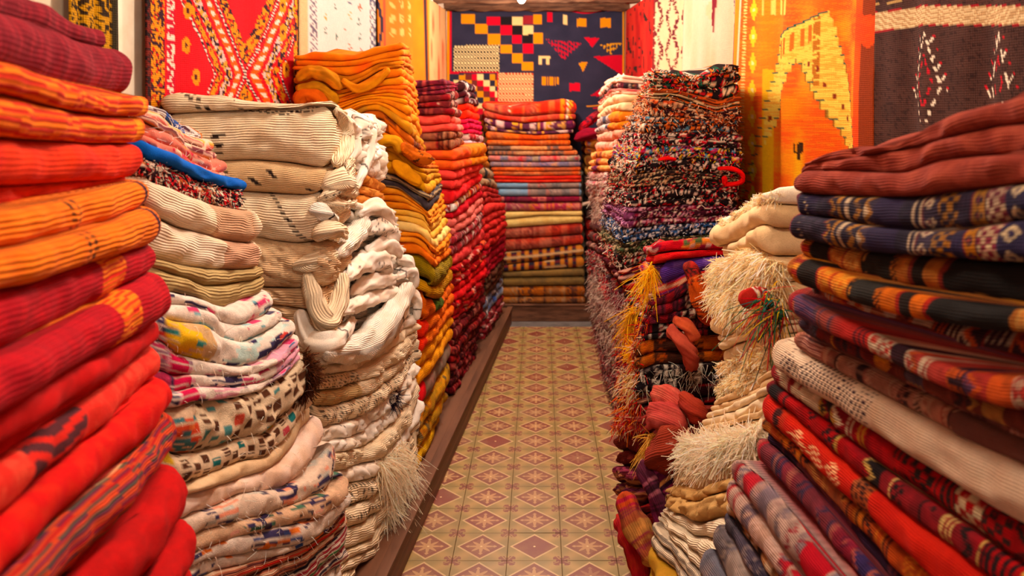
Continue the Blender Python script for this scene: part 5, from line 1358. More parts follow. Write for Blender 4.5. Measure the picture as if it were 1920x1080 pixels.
build_stack(S6, top, rugs, dict(t='dark folded rug flat on the platform under the far left red pile', p=[solid((110, 40, 40))]), px_step=3.0, fine_near=False, crump=0.006)

# 7. back pile, facing the aisle
B = Stack('the back pile', 0, 0.55, [(185, 902, 6.5), (300, 915, 6.5), (400, 945, 6.5), (572, 940, 6.5)], [(185, 1083, 6.5), (240, 1079, 6.5), (256, 1069, 6.5), (275, 1071, 6.5), (292, 1089, 6.5), (560, 1098, 6.5)], rc=0.025, wob=0.004)
top = [(908, 192), (941, 198), (982, 198), (1015, 192), (1055, 184), (1082, 190)]
OR1 = [(222, 74, 28), (236, 110, 40), (206, 54, 28), (232, 140, 70)]
def nm(t): return t
h_ = lambda y, y2=None: [(915, y), (1000, (y + (y2 or y)) / 2 + 1), (1085, y2 or y)]
bp = lambda pal, seed, bw=(.04, .12), mo=.5: K(pal, bw, seed, motif=mo)
rugs = [
 R('bright red-orange kilim with yellow bands, topmost of the back pile', bands(bp([(222, 48, 28), (230, 80, 36), (206, 40, 34), (226, 96, 50)], 3, (.05, .10)), [(.02, .035, (240, 170, 50)), (.05, .056, (244, 220, 180)), (.08, .1, (232, 130, 40)), (.5, .507, (240, 200, 160))]), [([(905, 205), (945, 217), (986, 219), (1043, 213), (1082, 214)], None), ([(908, 221), (982, 231), (1031, 227), (1080, 224)], None)], 'kilim', top=True),
 R('purple kilim with cream and gold triangles, second in the back pile', bp([(88, 24, 60), (110, 30, 70), (226, 150, 50), (222, 170, 160)], 5, (.05, .09), 1), [([(908, 231), (941, 243), (1002, 247), (1078, 243)], None), ([(917, 245), (1002, 253), (1076, 249)], None)], 'kilim'),
 R('plain orange folded rug under the purple kilim of the back pile', bp([(224, 84, 26), (236, 110, 40)], 6, (.1, .2), .2), [(h_(262), None), (h_(273), None)], 'kilim'),
 R('thin dusty orange folded rug with grey ends in the back pile', bp([(214, 110, 60), (226, 150, 90), (120, 90, 80)], 7, (.06, .2), .4), [(h_(282), None), (h_(291), None)], 'kilim'),
 R('pink, green and beige flowered folded rug in the back pile', bp([(214, 120, 110), (190, 160, 130), (222, 60, 70), (130, 120, 140)], 8, (.03, .08), .8), [(h_(303), None)], 'kilim'),
 R('thin lilac grey folded rug under the flowered one in the back pile', bp([(170, 130, 140), (130, 120, 160), (210, 150, 120)], 9, (.03, .08), .5), [(h_(313), None)], 'kilim'),
 R('orange folded rug with two clean edges in the middle of the back pile', bp([(222, 92, 40), (232, 120, 60)], 10, (.1, .3), .2), [(h_(321), None), (h_(329), None)], 'kilim'),
 R('thin scarlet folded rug above the pale blue one in the back pile', solid((206, 44, 32), (224, 80, 50), 20, .6), [(h_(336), None), (h_(342), None)], 'kilim'),
 R('pale blue folded rug with a pink and grey half in the back pile', bands(bp([(170, 140, 130), (130, 120, 120), (206, 120, 110)], 11, (.03, .08)), [(.4, 3, solid((128, 160, 186), (160, 170, 180), 14, .6))]), [(h_(353), None), (h_(368), None)], 'kilim'),
 R('thin wine and pink folded rug below the pale blue one', bp([(150, 30, 60), (214, 110, 100), (110, 20, 60)], 12, (.05, .12), .6), [(h_(379), None)], 'kilim'),
 R('rose and magenta folded rug above the pale yellow one in the back pile', bp([(196, 60, 90), (222, 130, 110), (130, 40, 80), (226, 120, 60)], 13, (.04, .1), .7), [(h_(396), None)], 'kilim'),
 R('pale yellow folded rug in two plump folds in the back pile', solid((238, 206, 130), (222, 170, 90), 22, .5), [([(953, 411), (1015, 404), (1085, 405)], None), ([(953, 428), (1015, 424), (1085, 418)], None)], 'kilim'),
 R('salmon red folded rug with faded motifs under the pale yellow one', bp([(208, 68, 46), (222, 100, 70), (180, 54, 44)], 14, (.05, .1), .7), [([(953, 448), (1035, 444), (1088, 440)], None), ([(953, 472), (1010, 468), (1088, 459)], None)], 'kilim'),
 R('folded rug chequered in gold, navy and maroon in the back pile', lambda U, V, s: put(np.array([(206, 130, 50), (44, 44, 62), (206, 130, 50), (120, 40, 44)], float)[((np.floor(U / .034) + 2 * np.floor(V / .03)) % 4).astype(int)], (np.abs((V / .03) % 1 - .5) > .44), (230, 190, 140)), [([(949, 497), (1014, 490), (1090, 480)], None), ([(949, 510), (1090, 503)], None)], 'kilim'),
 R('khaki folded rug with a grey worn front below the chequered one', solid((150, 116, 64), (110, 90, 60), 16, .7), [([(945, 521), (1094, 519)], None), ([(945, 538), (1096, 536)], None)], 'kilim'),
 R('orange and brown patterned folded rug lowest in the back pile', bp([(190, 104, 40), (214, 120, 40), (110, 64, 50), (196, 140, 90)], 16, (.04, .1), .7), [([(942, 557), (1097, 556)], None), ([(942, 571), (1098, 570)], None)], 'kilim'),
]
build_stack(B, top, rugs, None, px_step=2.6, crump=0.002)
B2 = Stack('the dim corner pile', 0, 0.5, [(225, 1094, 6.62), (600, 1104, 6.62)], [(225, 1165, 6.62), (600, 1170, 6.62)], rc=0.02, wob=0.006)
top = [(1094, 262), (1130, 262), (1165, 262)]
c_ = lambda y: [([(1095, y), (1160, y + 2)], None, 2)]
rugs = [
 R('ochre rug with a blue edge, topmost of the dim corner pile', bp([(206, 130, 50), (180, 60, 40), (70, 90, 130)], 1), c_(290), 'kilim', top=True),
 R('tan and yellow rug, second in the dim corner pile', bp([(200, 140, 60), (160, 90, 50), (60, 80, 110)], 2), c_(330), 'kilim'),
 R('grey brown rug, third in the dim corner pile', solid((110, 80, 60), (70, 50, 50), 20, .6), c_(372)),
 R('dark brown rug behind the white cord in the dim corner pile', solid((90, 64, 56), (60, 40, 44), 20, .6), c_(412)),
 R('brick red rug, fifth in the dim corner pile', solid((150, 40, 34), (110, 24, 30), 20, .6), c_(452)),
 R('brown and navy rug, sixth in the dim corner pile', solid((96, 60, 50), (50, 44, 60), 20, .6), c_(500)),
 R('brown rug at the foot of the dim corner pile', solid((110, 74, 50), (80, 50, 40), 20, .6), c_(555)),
]
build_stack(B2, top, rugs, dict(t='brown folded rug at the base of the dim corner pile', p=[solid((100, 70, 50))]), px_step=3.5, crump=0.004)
for i, (pp, rr, lab, pt) in enumerate([
    ([W(1078, 262, 6.55), W(1100, 252, 6.5), W(1130, 250, 6.5)], [.035, .06, .05], 'maroon cloth fold lying on the dim corner pile', solid((150, 16, 46), (110, 10, 40), 20, .6)),
    ([W(1086, 246, 6.6), W(1106, 226, 6.6), W(1130, 206, 6.66)], [.03, .045, .03], 'bright red plaid cloth rising in a slope from the dim corner pile', K([(206, 20, 40), (150, 14, 34), (70, 20, 50)], (.03, .05), 2)),
]):
    recenter(roll('draped_cloth', pp, rr, pt, lab, 'kilim', crump=.006, flat=.7))
recenter(roll('white_cord', [W(1090, 384, 6.60), W(1104, 380, 6.60), W(1130, 374, 6.61)], [.014, .012, .014], solid((236, 214, 190)), 'white twisted cord tied around the dim corner pile', 'plain', cat='cord'))
print('part4b ok')
# ------------------------------------------------------------------ right side
# 8. far right pale pile
S8 = Stack('the far right pale pile', 1, 0.4, [(140, 1166, 4.75), (260, 1160, 4.7), (400, 1150, 4.6), (560, 1150, 4.4), (800, 1178, 3.75)],
           [(140, 1143, 5.9), (165, 1124, 5.9), (260, 1119, 5.9), (300, 1106, 5.9), (340, 1100, 5.9), (400, 1111, 5.9), (480, 1101, 5.9), (600, 1106, 5.9), (800, 1150, 4.4)], rc=0.03, wob=0.012)
top = [(1124, 172), (1142, 147), (1168, 140), (1210, 146)]
L2 = lambda a, b, c: [(a[0], a[1]), ((a[0] + c[0]) / 2, b), c]
SH = [(210, 186, 166), (190, 150, 140), (150, 120, 110), (232, 212, 190), (120, 60, 56)]
rugs = [
 R('pale pink folded rug with a soft round end, topmost of the far right pale pile', solid((240, 186, 160), (246, 210, 190), 20, .6), [([(1122, 185), (1150, 156), (1205, 157)], None, 2)], top=True, c=.008),
 R('black, white and ochre patterned thin rug, second in the far right pale pile', K([(60, 40, 50), (226, 200, 180), (200, 120, 60), (150, 40, 60)], (.015, .03), 3), [([(1121, 192), (1150, 166), (1205, 168)], None, 1)], 'kilim'),
 R('rose and cream striped thin rug, third in the far right pale pile', lines((226, 160, 140), [(190, 50, 60), (240, 210, 180)], .012, .8), [([(1120, 200), (1150, 176), (1205, 178)], None, 2)]),
 R('cream fleecy rug with plump folds in the upper far right pile', solid((240, 214, 170), (226, 180, 130), 20, .6), [([(1119, 225), (1150, 208), (1200, 208)], None, 2)], c=.012),
 R('grey and orange rug bulging in the upper far right pile', bands(solid((230, 140, 40), (214, 100, 60), 14, .6), [(-1, .7, rag((200, 180, 170), [(70, 70, 90), (226, 206, 200)], .9))]), [([(1117, 252), (1150, 242), (1195, 242)], None, 2)], c=.01),
 R('salmon pink and white rug in the far right pale pile', solid((234, 150, 120), (240, 200, 180), 14, .7), [([(1112, 285), (1150, 280), (1185, 275)], None, 2)], c=.012),
 R('peach and yellow rug with a purple edge in the far right pale pile', bands(solid((240, 176, 110), (230, 140, 60), 14, .7), [(.3, .5, solid((120, 50, 90), (236, 150, 40), 20, .9))]), [([(1104, 320), (1140, 322), (1165, 318)], None, 3)], c=.012),
 R('pinkish grey shaggy rug with magenta tufts in the far right pale pile', rag((206, 160, 150), [(222, 40, 90), (230, 210, 200), (120, 90, 100)], .9), [([(1100, 365), (1140, 372), (1165, 362)], None, 3)], 'knot', c=.012, tuft=[dict(n=900, len=.03, w=.004, pal=SH, p=(0, 1.3))]),
 R('beige fringed rug hanging in tufts in the far right pale pile', rag((196, 160, 140), [(226, 206, 190), (120, 80, 80)], .6), [([(1108, 412), (1140, 425), (1165, 412)], None, 3)], 'knot', c=.012, tuft=[dict(n=1100, len=.04, w=.004, pal=SH, p=(0, 1.3), droop=1)]),
 R('brown and dark rug above the grey-pink shag in the far right pile', rag((110, 70, 64), [(190, 150, 130), (60, 30, 40), (160, 50, 50)], .8), [([(1102, 465), (1135, 482), (1160, 470)], None, 3)], 'knot', c=.01),
 R('red and grey knotted rug in the lower far right pile', knots((120, 34, 44), [(200, 170, 160), (206, 40, 50), (60, 40, 50)], .016, .7), [([(1100, 510), (1135, 535), (1160, 525)], None, 3)], 'knot', c=.01, tuft=[dict(n=900, len=.03, w=.004, pal=SH + [(200, 40, 50)], p=(0, 1.2))]),
 R('grey-pink shaggy rug with long yarns over the aisle edge, upper one', knots((150, 122, 112), SH, .014, .8), [([(1103, 548), (1130, 590), (1160, 620)], None, 3)], 'knot', c=.01, tuft=[dict(n=1700, len=.04, w=.004, pal=SH, p=(0, 1.1), droop=1)]),
 R('grey-pink shaggy rug with long yarns over the aisle edge, lower one', knots((140, 108, 100), SH, .014, .8), [([(1105, 575), (1130, 650), (1160, 710)], None, 3)], 'knot', c=.01, tuft=[dict(n=1700, len=.04, w=.004, pal=SH + [(90, 50, 54)], p=(0, 1.1), droop=1)]),
 R('dark red and grey shaggy rug at the foot of the far right pile', knots((84, 44, 48), SH + [(180, 40, 50)], .014, .7), [([(1107, 598), (1130, 680), (1165, 790)], None, 3)], 'knot', c=.01, tuft=[dict(n=1300, len=.04, w=.004, pal=[(120, 70, 70), (190, 150, 140), (70, 40, 44), (160, 40, 50)], p=(0, 1.1), droop=1)]),
]
build_stack(S8, top, rugs, dict(t='dark folded rug flat on the platform under the far right pile', p=[solid((90, 50, 50))]), px_step=3.2, fine_near=True, crump=0.01)

# 9. tall dark knotted pile
WHT, RDD = (232, 212, 190), (206, 26, 44)
kn = lambda bgc, pal, p=.6, cell=.013: knots([c * .8 for c in bgc], pal, cell, p * .72)
BK = (40, 26, 30)
S9 = Stack('the tall dark knotted pile', 1, 0.5, [(130, 1228, 3.4), (200, 1216, 3.4), (300, 1190, 3.4), (400, 1176, 3.4), (470, 1166, 3.4), (600, 1185, 3.38), (760, 1195, 3.36)],
           [(130, 1213, 4.15), (200, 1192, 4.15), (250, 1168, 4.15), (300, 1146, 4.15), (400, 1131, 4.15), (470, 1127, 4.15), (600, 1150, 3.95), (760, 1166, 3.8)], rc=0.03, wob=0.010, backx=0.835)
top = [(1215, 135), (1225, 131), (1247, 134), (1293, 142), (1327, 139), (1350, 127), (1370, 119), (1385, 122)]
DT = lambda pal, n=900, l=.016: [dict(n=int(n * .55), len=.020, w=.0045, pal=pal, p=(0, 2.0), seg=2, curl=.9, droop=.2)]
P1 = [WHT, (236, 130, 40), (30, 90, 70), RDD, WHT]; P2 = [WHT, WHT, BK, RDD]; P3 = [(70, 150, 190), WHT, (236, 200, 50), RDD, (190, 60, 120)]
rugs = [
 R('black knotted rag rug curling up at its right end, topmost of the tall dark pile', kn((50, 26, 26), P1, .7), [([(1223, 147), (1260, 146), (1300, 153), (1343, 143), (1375, 135)], None)], 'knot', top=True, tuft=DT(P1)),
 R('black rag rug with big orange, red and cream knots, second in the tall dark pile', kn(BK, [(236, 90, 30), RDD, (30, 80, 60), (226, 200, 160)], .8, .02), [([(1222, 163), (1267, 168), (1307, 178), (1347, 187), (1378, 180)], None, 2)], 'knot', tuft=DT([(236, 90, 30), RDD, (30, 80, 60), (226, 200, 160)])),
 R('thin dark rug with orange and cream stripes, third in the tall dark pile', lines((70, 36, 26), [(214, 100, 40), (220, 190, 140), (50, 70, 50)], .012, .9, .3), [([(1210, 184), (1260, 186), (1307, 200), (1343, 212), (1380, 204)], None, 3)], 'knot', tuft=DT(P1, 500)),
 R('plum brown rag rug with cream loops, fourth in the tall dark pile', kn((74, 26, 34), [(226, 196, 160), (200, 150, 110), (220, 90, 40)], .8, .016), [([(1196, 215), (1215, 218), (1260, 218), (1310, 224), (1382, 224)], None, 2)], 'knot', tuft=DT([(226, 196, 160), (74, 26, 34), (220, 130, 70)], 1600, .018)),
 R('dark brown rag rug with cream and orange loops, fifth in the tall dark pile', kn((60, 26, 30), [(226, 200, 170), (220, 110, 40), (80, 130, 150)], .8, .016), [([(1178, 248), (1200, 250), (1280, 248), (1385, 252)], None, 2)], 'knot', tuft=DT([(226, 200, 170), (60, 26, 30), (220, 110, 40)], 1600, .018)),
 R('black rag rug flecked white and crimson, sixth in the tall dark pile', kn(BK, [WHT, RDD, WHT, (120, 20, 50)], .6, .011), [([(1165, 272), (1195, 274), (1280, 273), (1388, 280)], None, 2)], 'knot', tuft=DT(P2)),
 R('dark navy rag rug with blue, yellow and white knots in the tall dark pile', kn((36, 30, 44), P3, .7, .012), [([(1143, 290), (1185, 300), (1240, 303), (1310, 294), (1392, 312)], None, 2)], 'knot', tuft=DT(P3, 1500)),
 R('black rag rug with a short red dash along its edge in the tall dark pile', bands(kn(BK, [WHT, (220, 150, 60), WHT], .5, .010), []), [([(1140, 322), (1180, 330), (1250, 318), (1394, 330)], None, 1)], 'knot', tuft=DT(P2)),
 R('beige speckled dark rug in thin folds with a looped red band at its right end', kn((60, 44, 40), [(206, 180, 140), (190, 150, 110), BK], .8, .010), [([(1137, 345), (1178, 352), (1290, 342), (1395, 352)], None, 3)], 'knot', tuft=DT([(206, 180, 140), BK, (200, 30, 40)])),
 R('black rag rug with sparse white dots in three folds in the tall dark pile', kn((38, 26, 30), [WHT, WHT, RDD], .4, .010), [([(1134, 372), (1176, 388), (1290, 384), (1396, 388)], None, 3)], 'knot', tuft=DT(P2, 1000)),
 R('plum rag rug with pale pink flecks, above the navy one at the foot', bands(kn((84, 24, 48), [(206, 150, 170), (150, 30, 60), WHT], .7, .010), [(.1, .75, kn((150, 70, 120), [(206, 150, 190), (110, 40, 90)], .7, .010))]), [([(1131, 395), (1172, 428), (1240, 422), (1396, 415)], None, 3)], 'knot', tuft=DT([(206, 150, 170), (84, 24, 48)], 900)),
 R('navy rag rug with white and blue flecks in two thick folds at the aisle corner', kn((36, 36, 54), [(226, 220, 220), (60, 110, 170), (226, 220, 220)], .6, .010), [([(1129, 418), (1168, 455), (1240, 445), (1396, 436)], None, 2)], 'knot', tuft=DT([(226, 220, 220), (60, 110, 170), (36, 36, 54)], 1200)),
 R('olive and cream speckled rug below the navy folds of the tall dark pile', kn((64, 54, 34), [(200, 180, 140), (120, 90, 60), (60, 100, 60)], .7, .010), [([(1128, 440), (1166, 480), (1240, 462), (1396, 452)], None, 2)], 'knot', tuft=DT([(200, 180, 140), (64, 54, 34)], 900)),
 R('black and cream speckled rug lowest of the speckled folds in the tall dark pile', kn((46, 34, 34), [(190, 160, 130), RDD, WHT], .6, .010), [([(1127, 462), (1166, 505), (1240, 486), (1396, 470)], None, 2)], 'knot', tuft=DT(P2, 900)),
 R('wine red and dark fringed rug in the lower tall dark pile', rag((84, 22, 34), [(190, 30, 40), (220, 170, 150), (50, 30, 50)], .8), [([(1130, 500), (1170, 545), (1240, 530)], None, 3)], 'knit', c=.01),
 R('dark rug with a red hanging edge in the lower tall dark pile', rag((60, 34, 44), [(200, 40, 50), (120, 100, 110), (200, 180, 170)], .8), [([(1136, 545), (1172, 590), (1240, 575)], None, 3)], 'knit', c=.01, tuft=[dict(n=700, len=.04, w=.004, pal=[(200, 170, 160), (120, 40, 50)], p=(0, 1.2), droop=1)]),
 R('dark multicoloured rug with a blue strip in the lower tall dark pile', bands(rag((70, 40, 44), [(200, 50, 50), (200, 180, 160), (70, 60, 60)], .8), [(.35, .42, solid((60, 84, 190)))]), [([(1146, 600), (1175, 645), (1240, 630)], None, 3)], 'knit', c=.01, tuft=[dict(n=700, len=.04, w=.004, pal=SH, p=(0, 1.2), droop=1)]),
 R('dark red and black fringed rug near the floor in the tall dark pile', rag((70, 24, 30), [(190, 30, 40), (160, 110, 90), (40, 30, 40)], .9), [([(1156, 680), (1180, 730), (1240, 715)], None, 4)], 'knit', c=.01, tuft=[dict(n=900, len=.04, w=.004, pal=[(180, 40, 40), (90, 30, 34), (200, 160, 130)], p=(0, 1.2), droop=1)]),
 R('black and red rug lowest on the platform in the tall dark pile', rag((50, 24, 30), [(190, 30, 40), (120, 60, 50)], .8), [([(1160, 760), (1185, 800), (1240, 790)], None, 4)], 'knit', c=.01),
]
build_stack(S9, top, rugs, dict(t='dark folded rug flat on the platform under the tall dark pile', p=[solid((60, 26, 30))]), px_step=2.8, fine_near=True, crump=0.008)
recenter(roll('red_loop', [W(1345, 316, 3.36), W(1375, 317, 3.33), W(1392, 328, 3.33), W(1388, 342, 3.34), W(1362, 345, 3.35), W(1358, 330, 3.34)], [.008, .009, .009, .009, .01, .014], solid((214, 16, 24), (180, 10, 20), 30, .5), 'bright red cloth loop hanging from the right end of the dark speckled rug', 'plain', cat='cloth strip', crump=.002, n=60))
recenter(roll('red_loop', [W(1234, 300, 3.37), W(1250, 297, 3.36), W(1268, 299, 3.37)], [.006, .007, .006], solid((220, 20, 26)), 'short red cloth strip lying between folds in the middle of the tall dark pile', 'plain', cat='cloth strip', crump=.001))

# 10. low colourful pile
S10 = Stack('the low tribal rug pile', 1, 0.62, [(450, 1222, 2.72), (500, 1236, 2.72), (600, 1205, 2.72), (700, 1196, 2.72), (800, 1215, 2.7), (900, 1208, 2.62), (1060, 1215, 2.55)],
            [(450, 1216, 3.25), (500, 1212, 3.25), (560, 1190, 3.25), (620, 1172, 3.25), (700, 1162, 3.25), (800, 1157, 3.25), (900, 1157, 3.2), (1060, 1168, 3.1)], rc=0.03, wob=0.012)
TR = [(200, 24, 30), (226, 60, 40), (60, 24, 30), (236, 190, 120), (230, 120, 30)]
top = [(1216, 463), (1260, 453), (1320, 446), (1400, 450)]
rugs = [
 R('scarlet kilim with green and yellow threads, topmost of the low tribal rug pile', rag((212, 24, 44), [(236, 150, 60), (70, 110, 60), (226, 200, 190), (150, 20, 60)], .7, cu=.02, cv=.008), [([(1216, 478), (1270, 472), (1400, 466)], None)], 'kilim', top=True),
 R('bright red rug with white edging right under the scarlet kilim', solid((216, 22, 34), (236, 90, 60), 30, .5), [([(1218, 496), (1270, 486), (1400, 478)], None)], 'kilim'),
 R('purple rug with lilac sheen in two folds in the low tribal rug pile', lines((96, 58, 150), [(150, 110, 190), (70, 40, 110)], .01, .6, .5), [([(1225, 535), (1245, 532), (1290, 512), (1400, 496)], None, 1)], 'ribf', c=.005),
 R('orange-red edged rug with a cream stripe curving under the purple one', lines((206, 50, 36), [(236, 190, 150), (90, 40, 110)], .02, .9, .2), [([(1215, 560), (1250, 556), (1287, 530), (1400, 504)], None, 1)], 'kilim'),
 R('black and red tribal rug with rows of tiny beads in the low tribal rug pile', K([(50, 20, 28), (150, 24, 34), (226, 190, 160), (110, 30, 50)], (.015, .03), 4), [([(1190, 600), (1240, 606), (1300, 600), (1400, 590)], None, 3)], 'kilim', c=.01),
 R('black rug with white diamond beading in the low tribal rug pile', K([(34, 20, 26), (214, 190, 170), (160, 24, 34)], (.015, .03), 6), [([(1176, 630), (1230, 636), (1300, 632), (1400, 622)], None, 2)], 'kilim', c=.008),
 R('orange kilim with dark line motifs folded in two in the low tribal rug pile', K([(222, 112, 24), (206, 90, 20), (80, 40, 24)], (.03, .06), 7), [([(1168, 658), (1230, 662), (1300, 662), (1400, 655)], None), ([(1165, 684), (1230, 686), (1290, 684), (1400, 674)], None)], 'kilim', c=.006),
 R('black and white rug with loose threads under the orange kilim', K([(30, 20, 26), (60, 30, 34), (226, 210, 190)], (.03, .05), 8), [([(1163, 728), (1230, 732), (1290, 727), (1400, 712)], None, 2)], 'kilim', c=.008, tuft=[dict(n=260, len=.05, w=.0022, pal=[(236, 220, 200)], p=(.8, 1.5), droop=1, name='loose_threads')]),
 R('dark rug with red glimpses above the salmon lumps in the low tribal rug pile', rag((60, 22, 28), [(200, 30, 34), (120, 40, 40), (214, 160, 130)], .8), [([(1160, 770), (1230, 772), (1300, 765), (1400, 755)], None, 2)], 'knit', c=.01),
 R('salmon pink knitted rug bunched in lumps in the low tribal rug pile', solid((196, 78, 70), (220, 120, 100), 30, .6), [([(1158, 808), (1230, 808), (1300, 800), (1400, 790)], None, 2)], 'knit', c=.016),
 R('dark brick rug with a yellow tassel in the low tribal rug pile', solid((120, 44, 34), (90, 24, 28), 26, .7), [([(1156, 870), (1220, 884), (1300, 868), (1400, 860)], None, 2)], 'knit', c=.01),
 R('dark plum rug with pink stripes in the lower low tribal rug pile', lines((96, 24, 50), [(190, 80, 110), (206, 150, 90), (60, 16, 40)], .014, .7, .4), [([(1156, 930), (1215, 945), (1400, 930)], None, 2)], 'knit', c=.012),
 R('dark red rug near the platform in the low tribal rug pile', rag((110, 24, 30), [(170, 40, 40), (70, 20, 30)], .6), [([(1160, 985), (1215, 1005), (1400, 995)], None, 3)], 'knit', c=.01),
]
for r in rugs[4:10]:
    r.setdefault('tuft', []).append(dict(n=420, len=.035, w=.004, pal=[(200, 30, 36), (226, 120, 40), (226, 190, 150), (120, 20, 40)], p=(0, 1.0), droop=1, name='fringe'))
build_stack(S10, top, rugs, dict(t='dark red folded rug on the platform under the low tribal pile', p=[solid((90, 24, 30))]), px_step=2.8, fine_near=True, crump=0.009)
# yellow tassels and bunched, rolled rugs on this pile
def tassel(label, at, n, ln, pal, dr=1.6, spread=.012, d=(-.8, -.4, .1), cat='tassel', group='tassels of the low tribal rug pile'):
    rs = np.random.RandomState(SEED[0]); SEED[0] += 1
    at = np.array(at)
    e = roll('tassel_head', [at + [0.0, 0, .012], at, at + [0, 0, -.012]], [.008, .012, .009], solid(pal[0]), label, 'plain', cat=cat, group=group, crump=.001, n=12)
    e.name = 'tassel'
    O = at + rs.normal(0, spread, (n, 3)) * [.6, .6, 1]
    strands('yarn', e, O, np.tile(np.array(d, float) / np.linalg.norm(d), (n, 1)), ln, .0032, colpick(pal), SEED[0], droop=dr, curl=.35, seg=4)
    recenter(e)
YP = [(240, 176, 20), (226, 150, 20), (246, 196, 60)]
tassel('yellow yarn tassel hanging beside the purple rug', W(1222, 510, 2.78), 260, .09, YP)
tassel('mustard yarn tassel at the aisle edge above the orange kilim, upper one', W(1190, 592, 2.95), 320, .08, [(214, 160, 40), (190, 140, 50), (236, 180, 40)])
tassel('bright yellow yarn tassel at the aisle edge beside the orange kilim', W(1195, 658, 2.85), 300, .06, YP, dr=.5)
tassel('straw coloured yarn tassel below the bright yellow one', W(1200, 695, 2.8), 320, .08, [(206, 170, 100), (190, 150, 80), (226, 200, 140)])
tassel('ochre yarn tassel knotted on the dark brick rug', W(1222, 825, 2.62), 160, .08, [(206, 150, 60), (226, 180, 90)], spread=.008)
tassel('red yarn pompon with dark threads on the far right pile edge', W(1150, 535, 4.43), 500, .05, [(190, 20, 40), (214, 30, 50)], dr=.6, spread=.03)
for pp, rr, lab, pt, mt in [
    ([W(1252, 615, 2.66), W(1278, 640, 2.62), W(1296, 668, 2.62), W(1292, 690, 2.66)], [.02, .022, .022, .02], 'rust pink cord-like fold hanging over the orange kilim', solid((190, 86, 66), (160, 60, 50), 30, .5), 'plain'),
    ([W(1262, 600, 2.66), W(1290, 612, 2.62), W(1302, 640, 2.62)], [.016, .018, .016], 'orange cloth strip looped above the orange kilim', solid((206, 96, 60), (150, 50, 40), 30, .5), 'plain'),
    ([W(1290, 490, 2.66), W(1318, 560, 2.6), W(1335, 610, 2.6)], [.02, .035, .03], 'orange and black lattice kilim end hanging in a vertical fold', K([(216, 92, 26), (60, 24, 20), (190, 40, 30)], (.02, .04), 4), 'kilim'),
    ([W(1225, 735, 2.62), W(1262, 750, 2.56), W(1292, 790, 2.54)], [.026, .036, .03], 'salmon pink knitted roll, upper of the lumps beside the cream pile', solid((206, 84, 74), (222, 130, 106), 30, .6), 'knit'),
    ([W(1222, 790, 2.6), W(1248, 782, 2.52), W(1285, 812, 2.5)], [.03, .044, .03], 'salmon pink knitted roll, lower of the lumps beside the cream pile', solid((186, 70, 66), (214, 110, 94), 30, .6), 'knit'),
    ([W(1272, 745, 2.56), W(1300, 765, 2.5), W(1318, 790, 2.5)], [.022, .03, .024], 'brick knitted roll tucked against the cream pile', solid((170, 64, 44), (140, 44, 36), 30, .6), 'knit'),
    ([W(1230, 870, 2.5), W(1262, 842, 2.44), W(1300, 818, 2.42)], [.05, .062, .045], 'rust brown ribbed block of folded rug beside the fluffy white fringe', solid((150, 58, 38), (120, 40, 30), 30, .5), 'rib'),
    ([W(1200, 868, 2.5), W(1222, 905, 2.44), W(1245, 960, 2.4), W(1250, 1010, 2.4)], [.022, .028, .032, .03], 'plum and pink striped rug end draped down toward the floor', K([(110, 26, 66), (190, 90, 120), (70, 16, 44), (214, 150, 90)], (.008, .016), 2, motif=.1), 'knit'),
    ([W(1215, 860, 2.54), W(1240, 890, 2.46), W(1268, 930, 2.4), W(1275, 985, 2.36)], [.02, .026, .03, .03], 'dark plum striped rug end draped behind the pink striped one', K([(84, 18, 50), (150, 50, 90), (50, 14, 40), (206, 140, 80)], (.008, .016), 5, motif=.1), 'knit'),
    ([W(1168, 922, 2.5), W(1185, 965, 2.46), W(1212, 1020, 2.4), W(1232, 1060, 2.36)], [.026, .034, .036, .03], 'orange and raspberry striped rug end hanging over the aisle', K([(206, 84, 40), (190, 40, 70), (226, 140, 50)], (.01, .02), 3, motif=.1), 'knit'),
    ([W(1162, 970, 2.6), W(1175, 1010, 2.5), W(1198, 1060, 2.44), W(1210, 1120, 2.4)], [.02, .024, .03, .03], 'crimson rug end with a ragged edge lowest over the aisle', solid((170, 26, 40), (196, 70, 40), 40, .6), 'knit'),
]:
    recenter(roll('draped_rug', pp, rr, pt, lab, mt, crump=.006, n=54, group='rug ends draped from the low tribal rug pile'))

# 11. cream fringed pile
CRM = solid((232, 202, 158), (212, 176, 128), 14, .6); CRW = solid((240, 220, 184), (224, 192, 150), 14, .5)
FR = [(250, 228, 188), (240, 210, 162), (252, 240, 214), (222, 186, 134)]
S11 = Stack('the cream fringed pile', 1, 0.52, [(340, 1440, 1.92), (420, 1440, 1.92), (700, 1455, 1.92), (900, 1400, 1.88), (1080, 1345, 1.84)],
            [(340, 1345, 2.45), (455, 1330, 2.45), (480, 1345, 2.45), (560, 1335, 2.45), (640, 1350, 2.45), (700, 1346, 2.45), (750, 1322, 2.45), (800, 1300, 2.45), (850, 1268, 2.45), (900, 1252, 2.45), (950, 1236, 2.45), (1000, 1224, 2.42), (1080, 1222, 2.36)], rc=0.035, wob=0.012)
top = [(1352, 412), (1380, 384), (1410, 370), (1440, 358), (1480, 350), (1560, 345)]
sh = lambda n, l=.035, **k: [dict(n=n, len=l * 0.95, w=.0034, pal=FR, p=(0, 1.3), name='shaggy_fringe', seg=4, **k)]
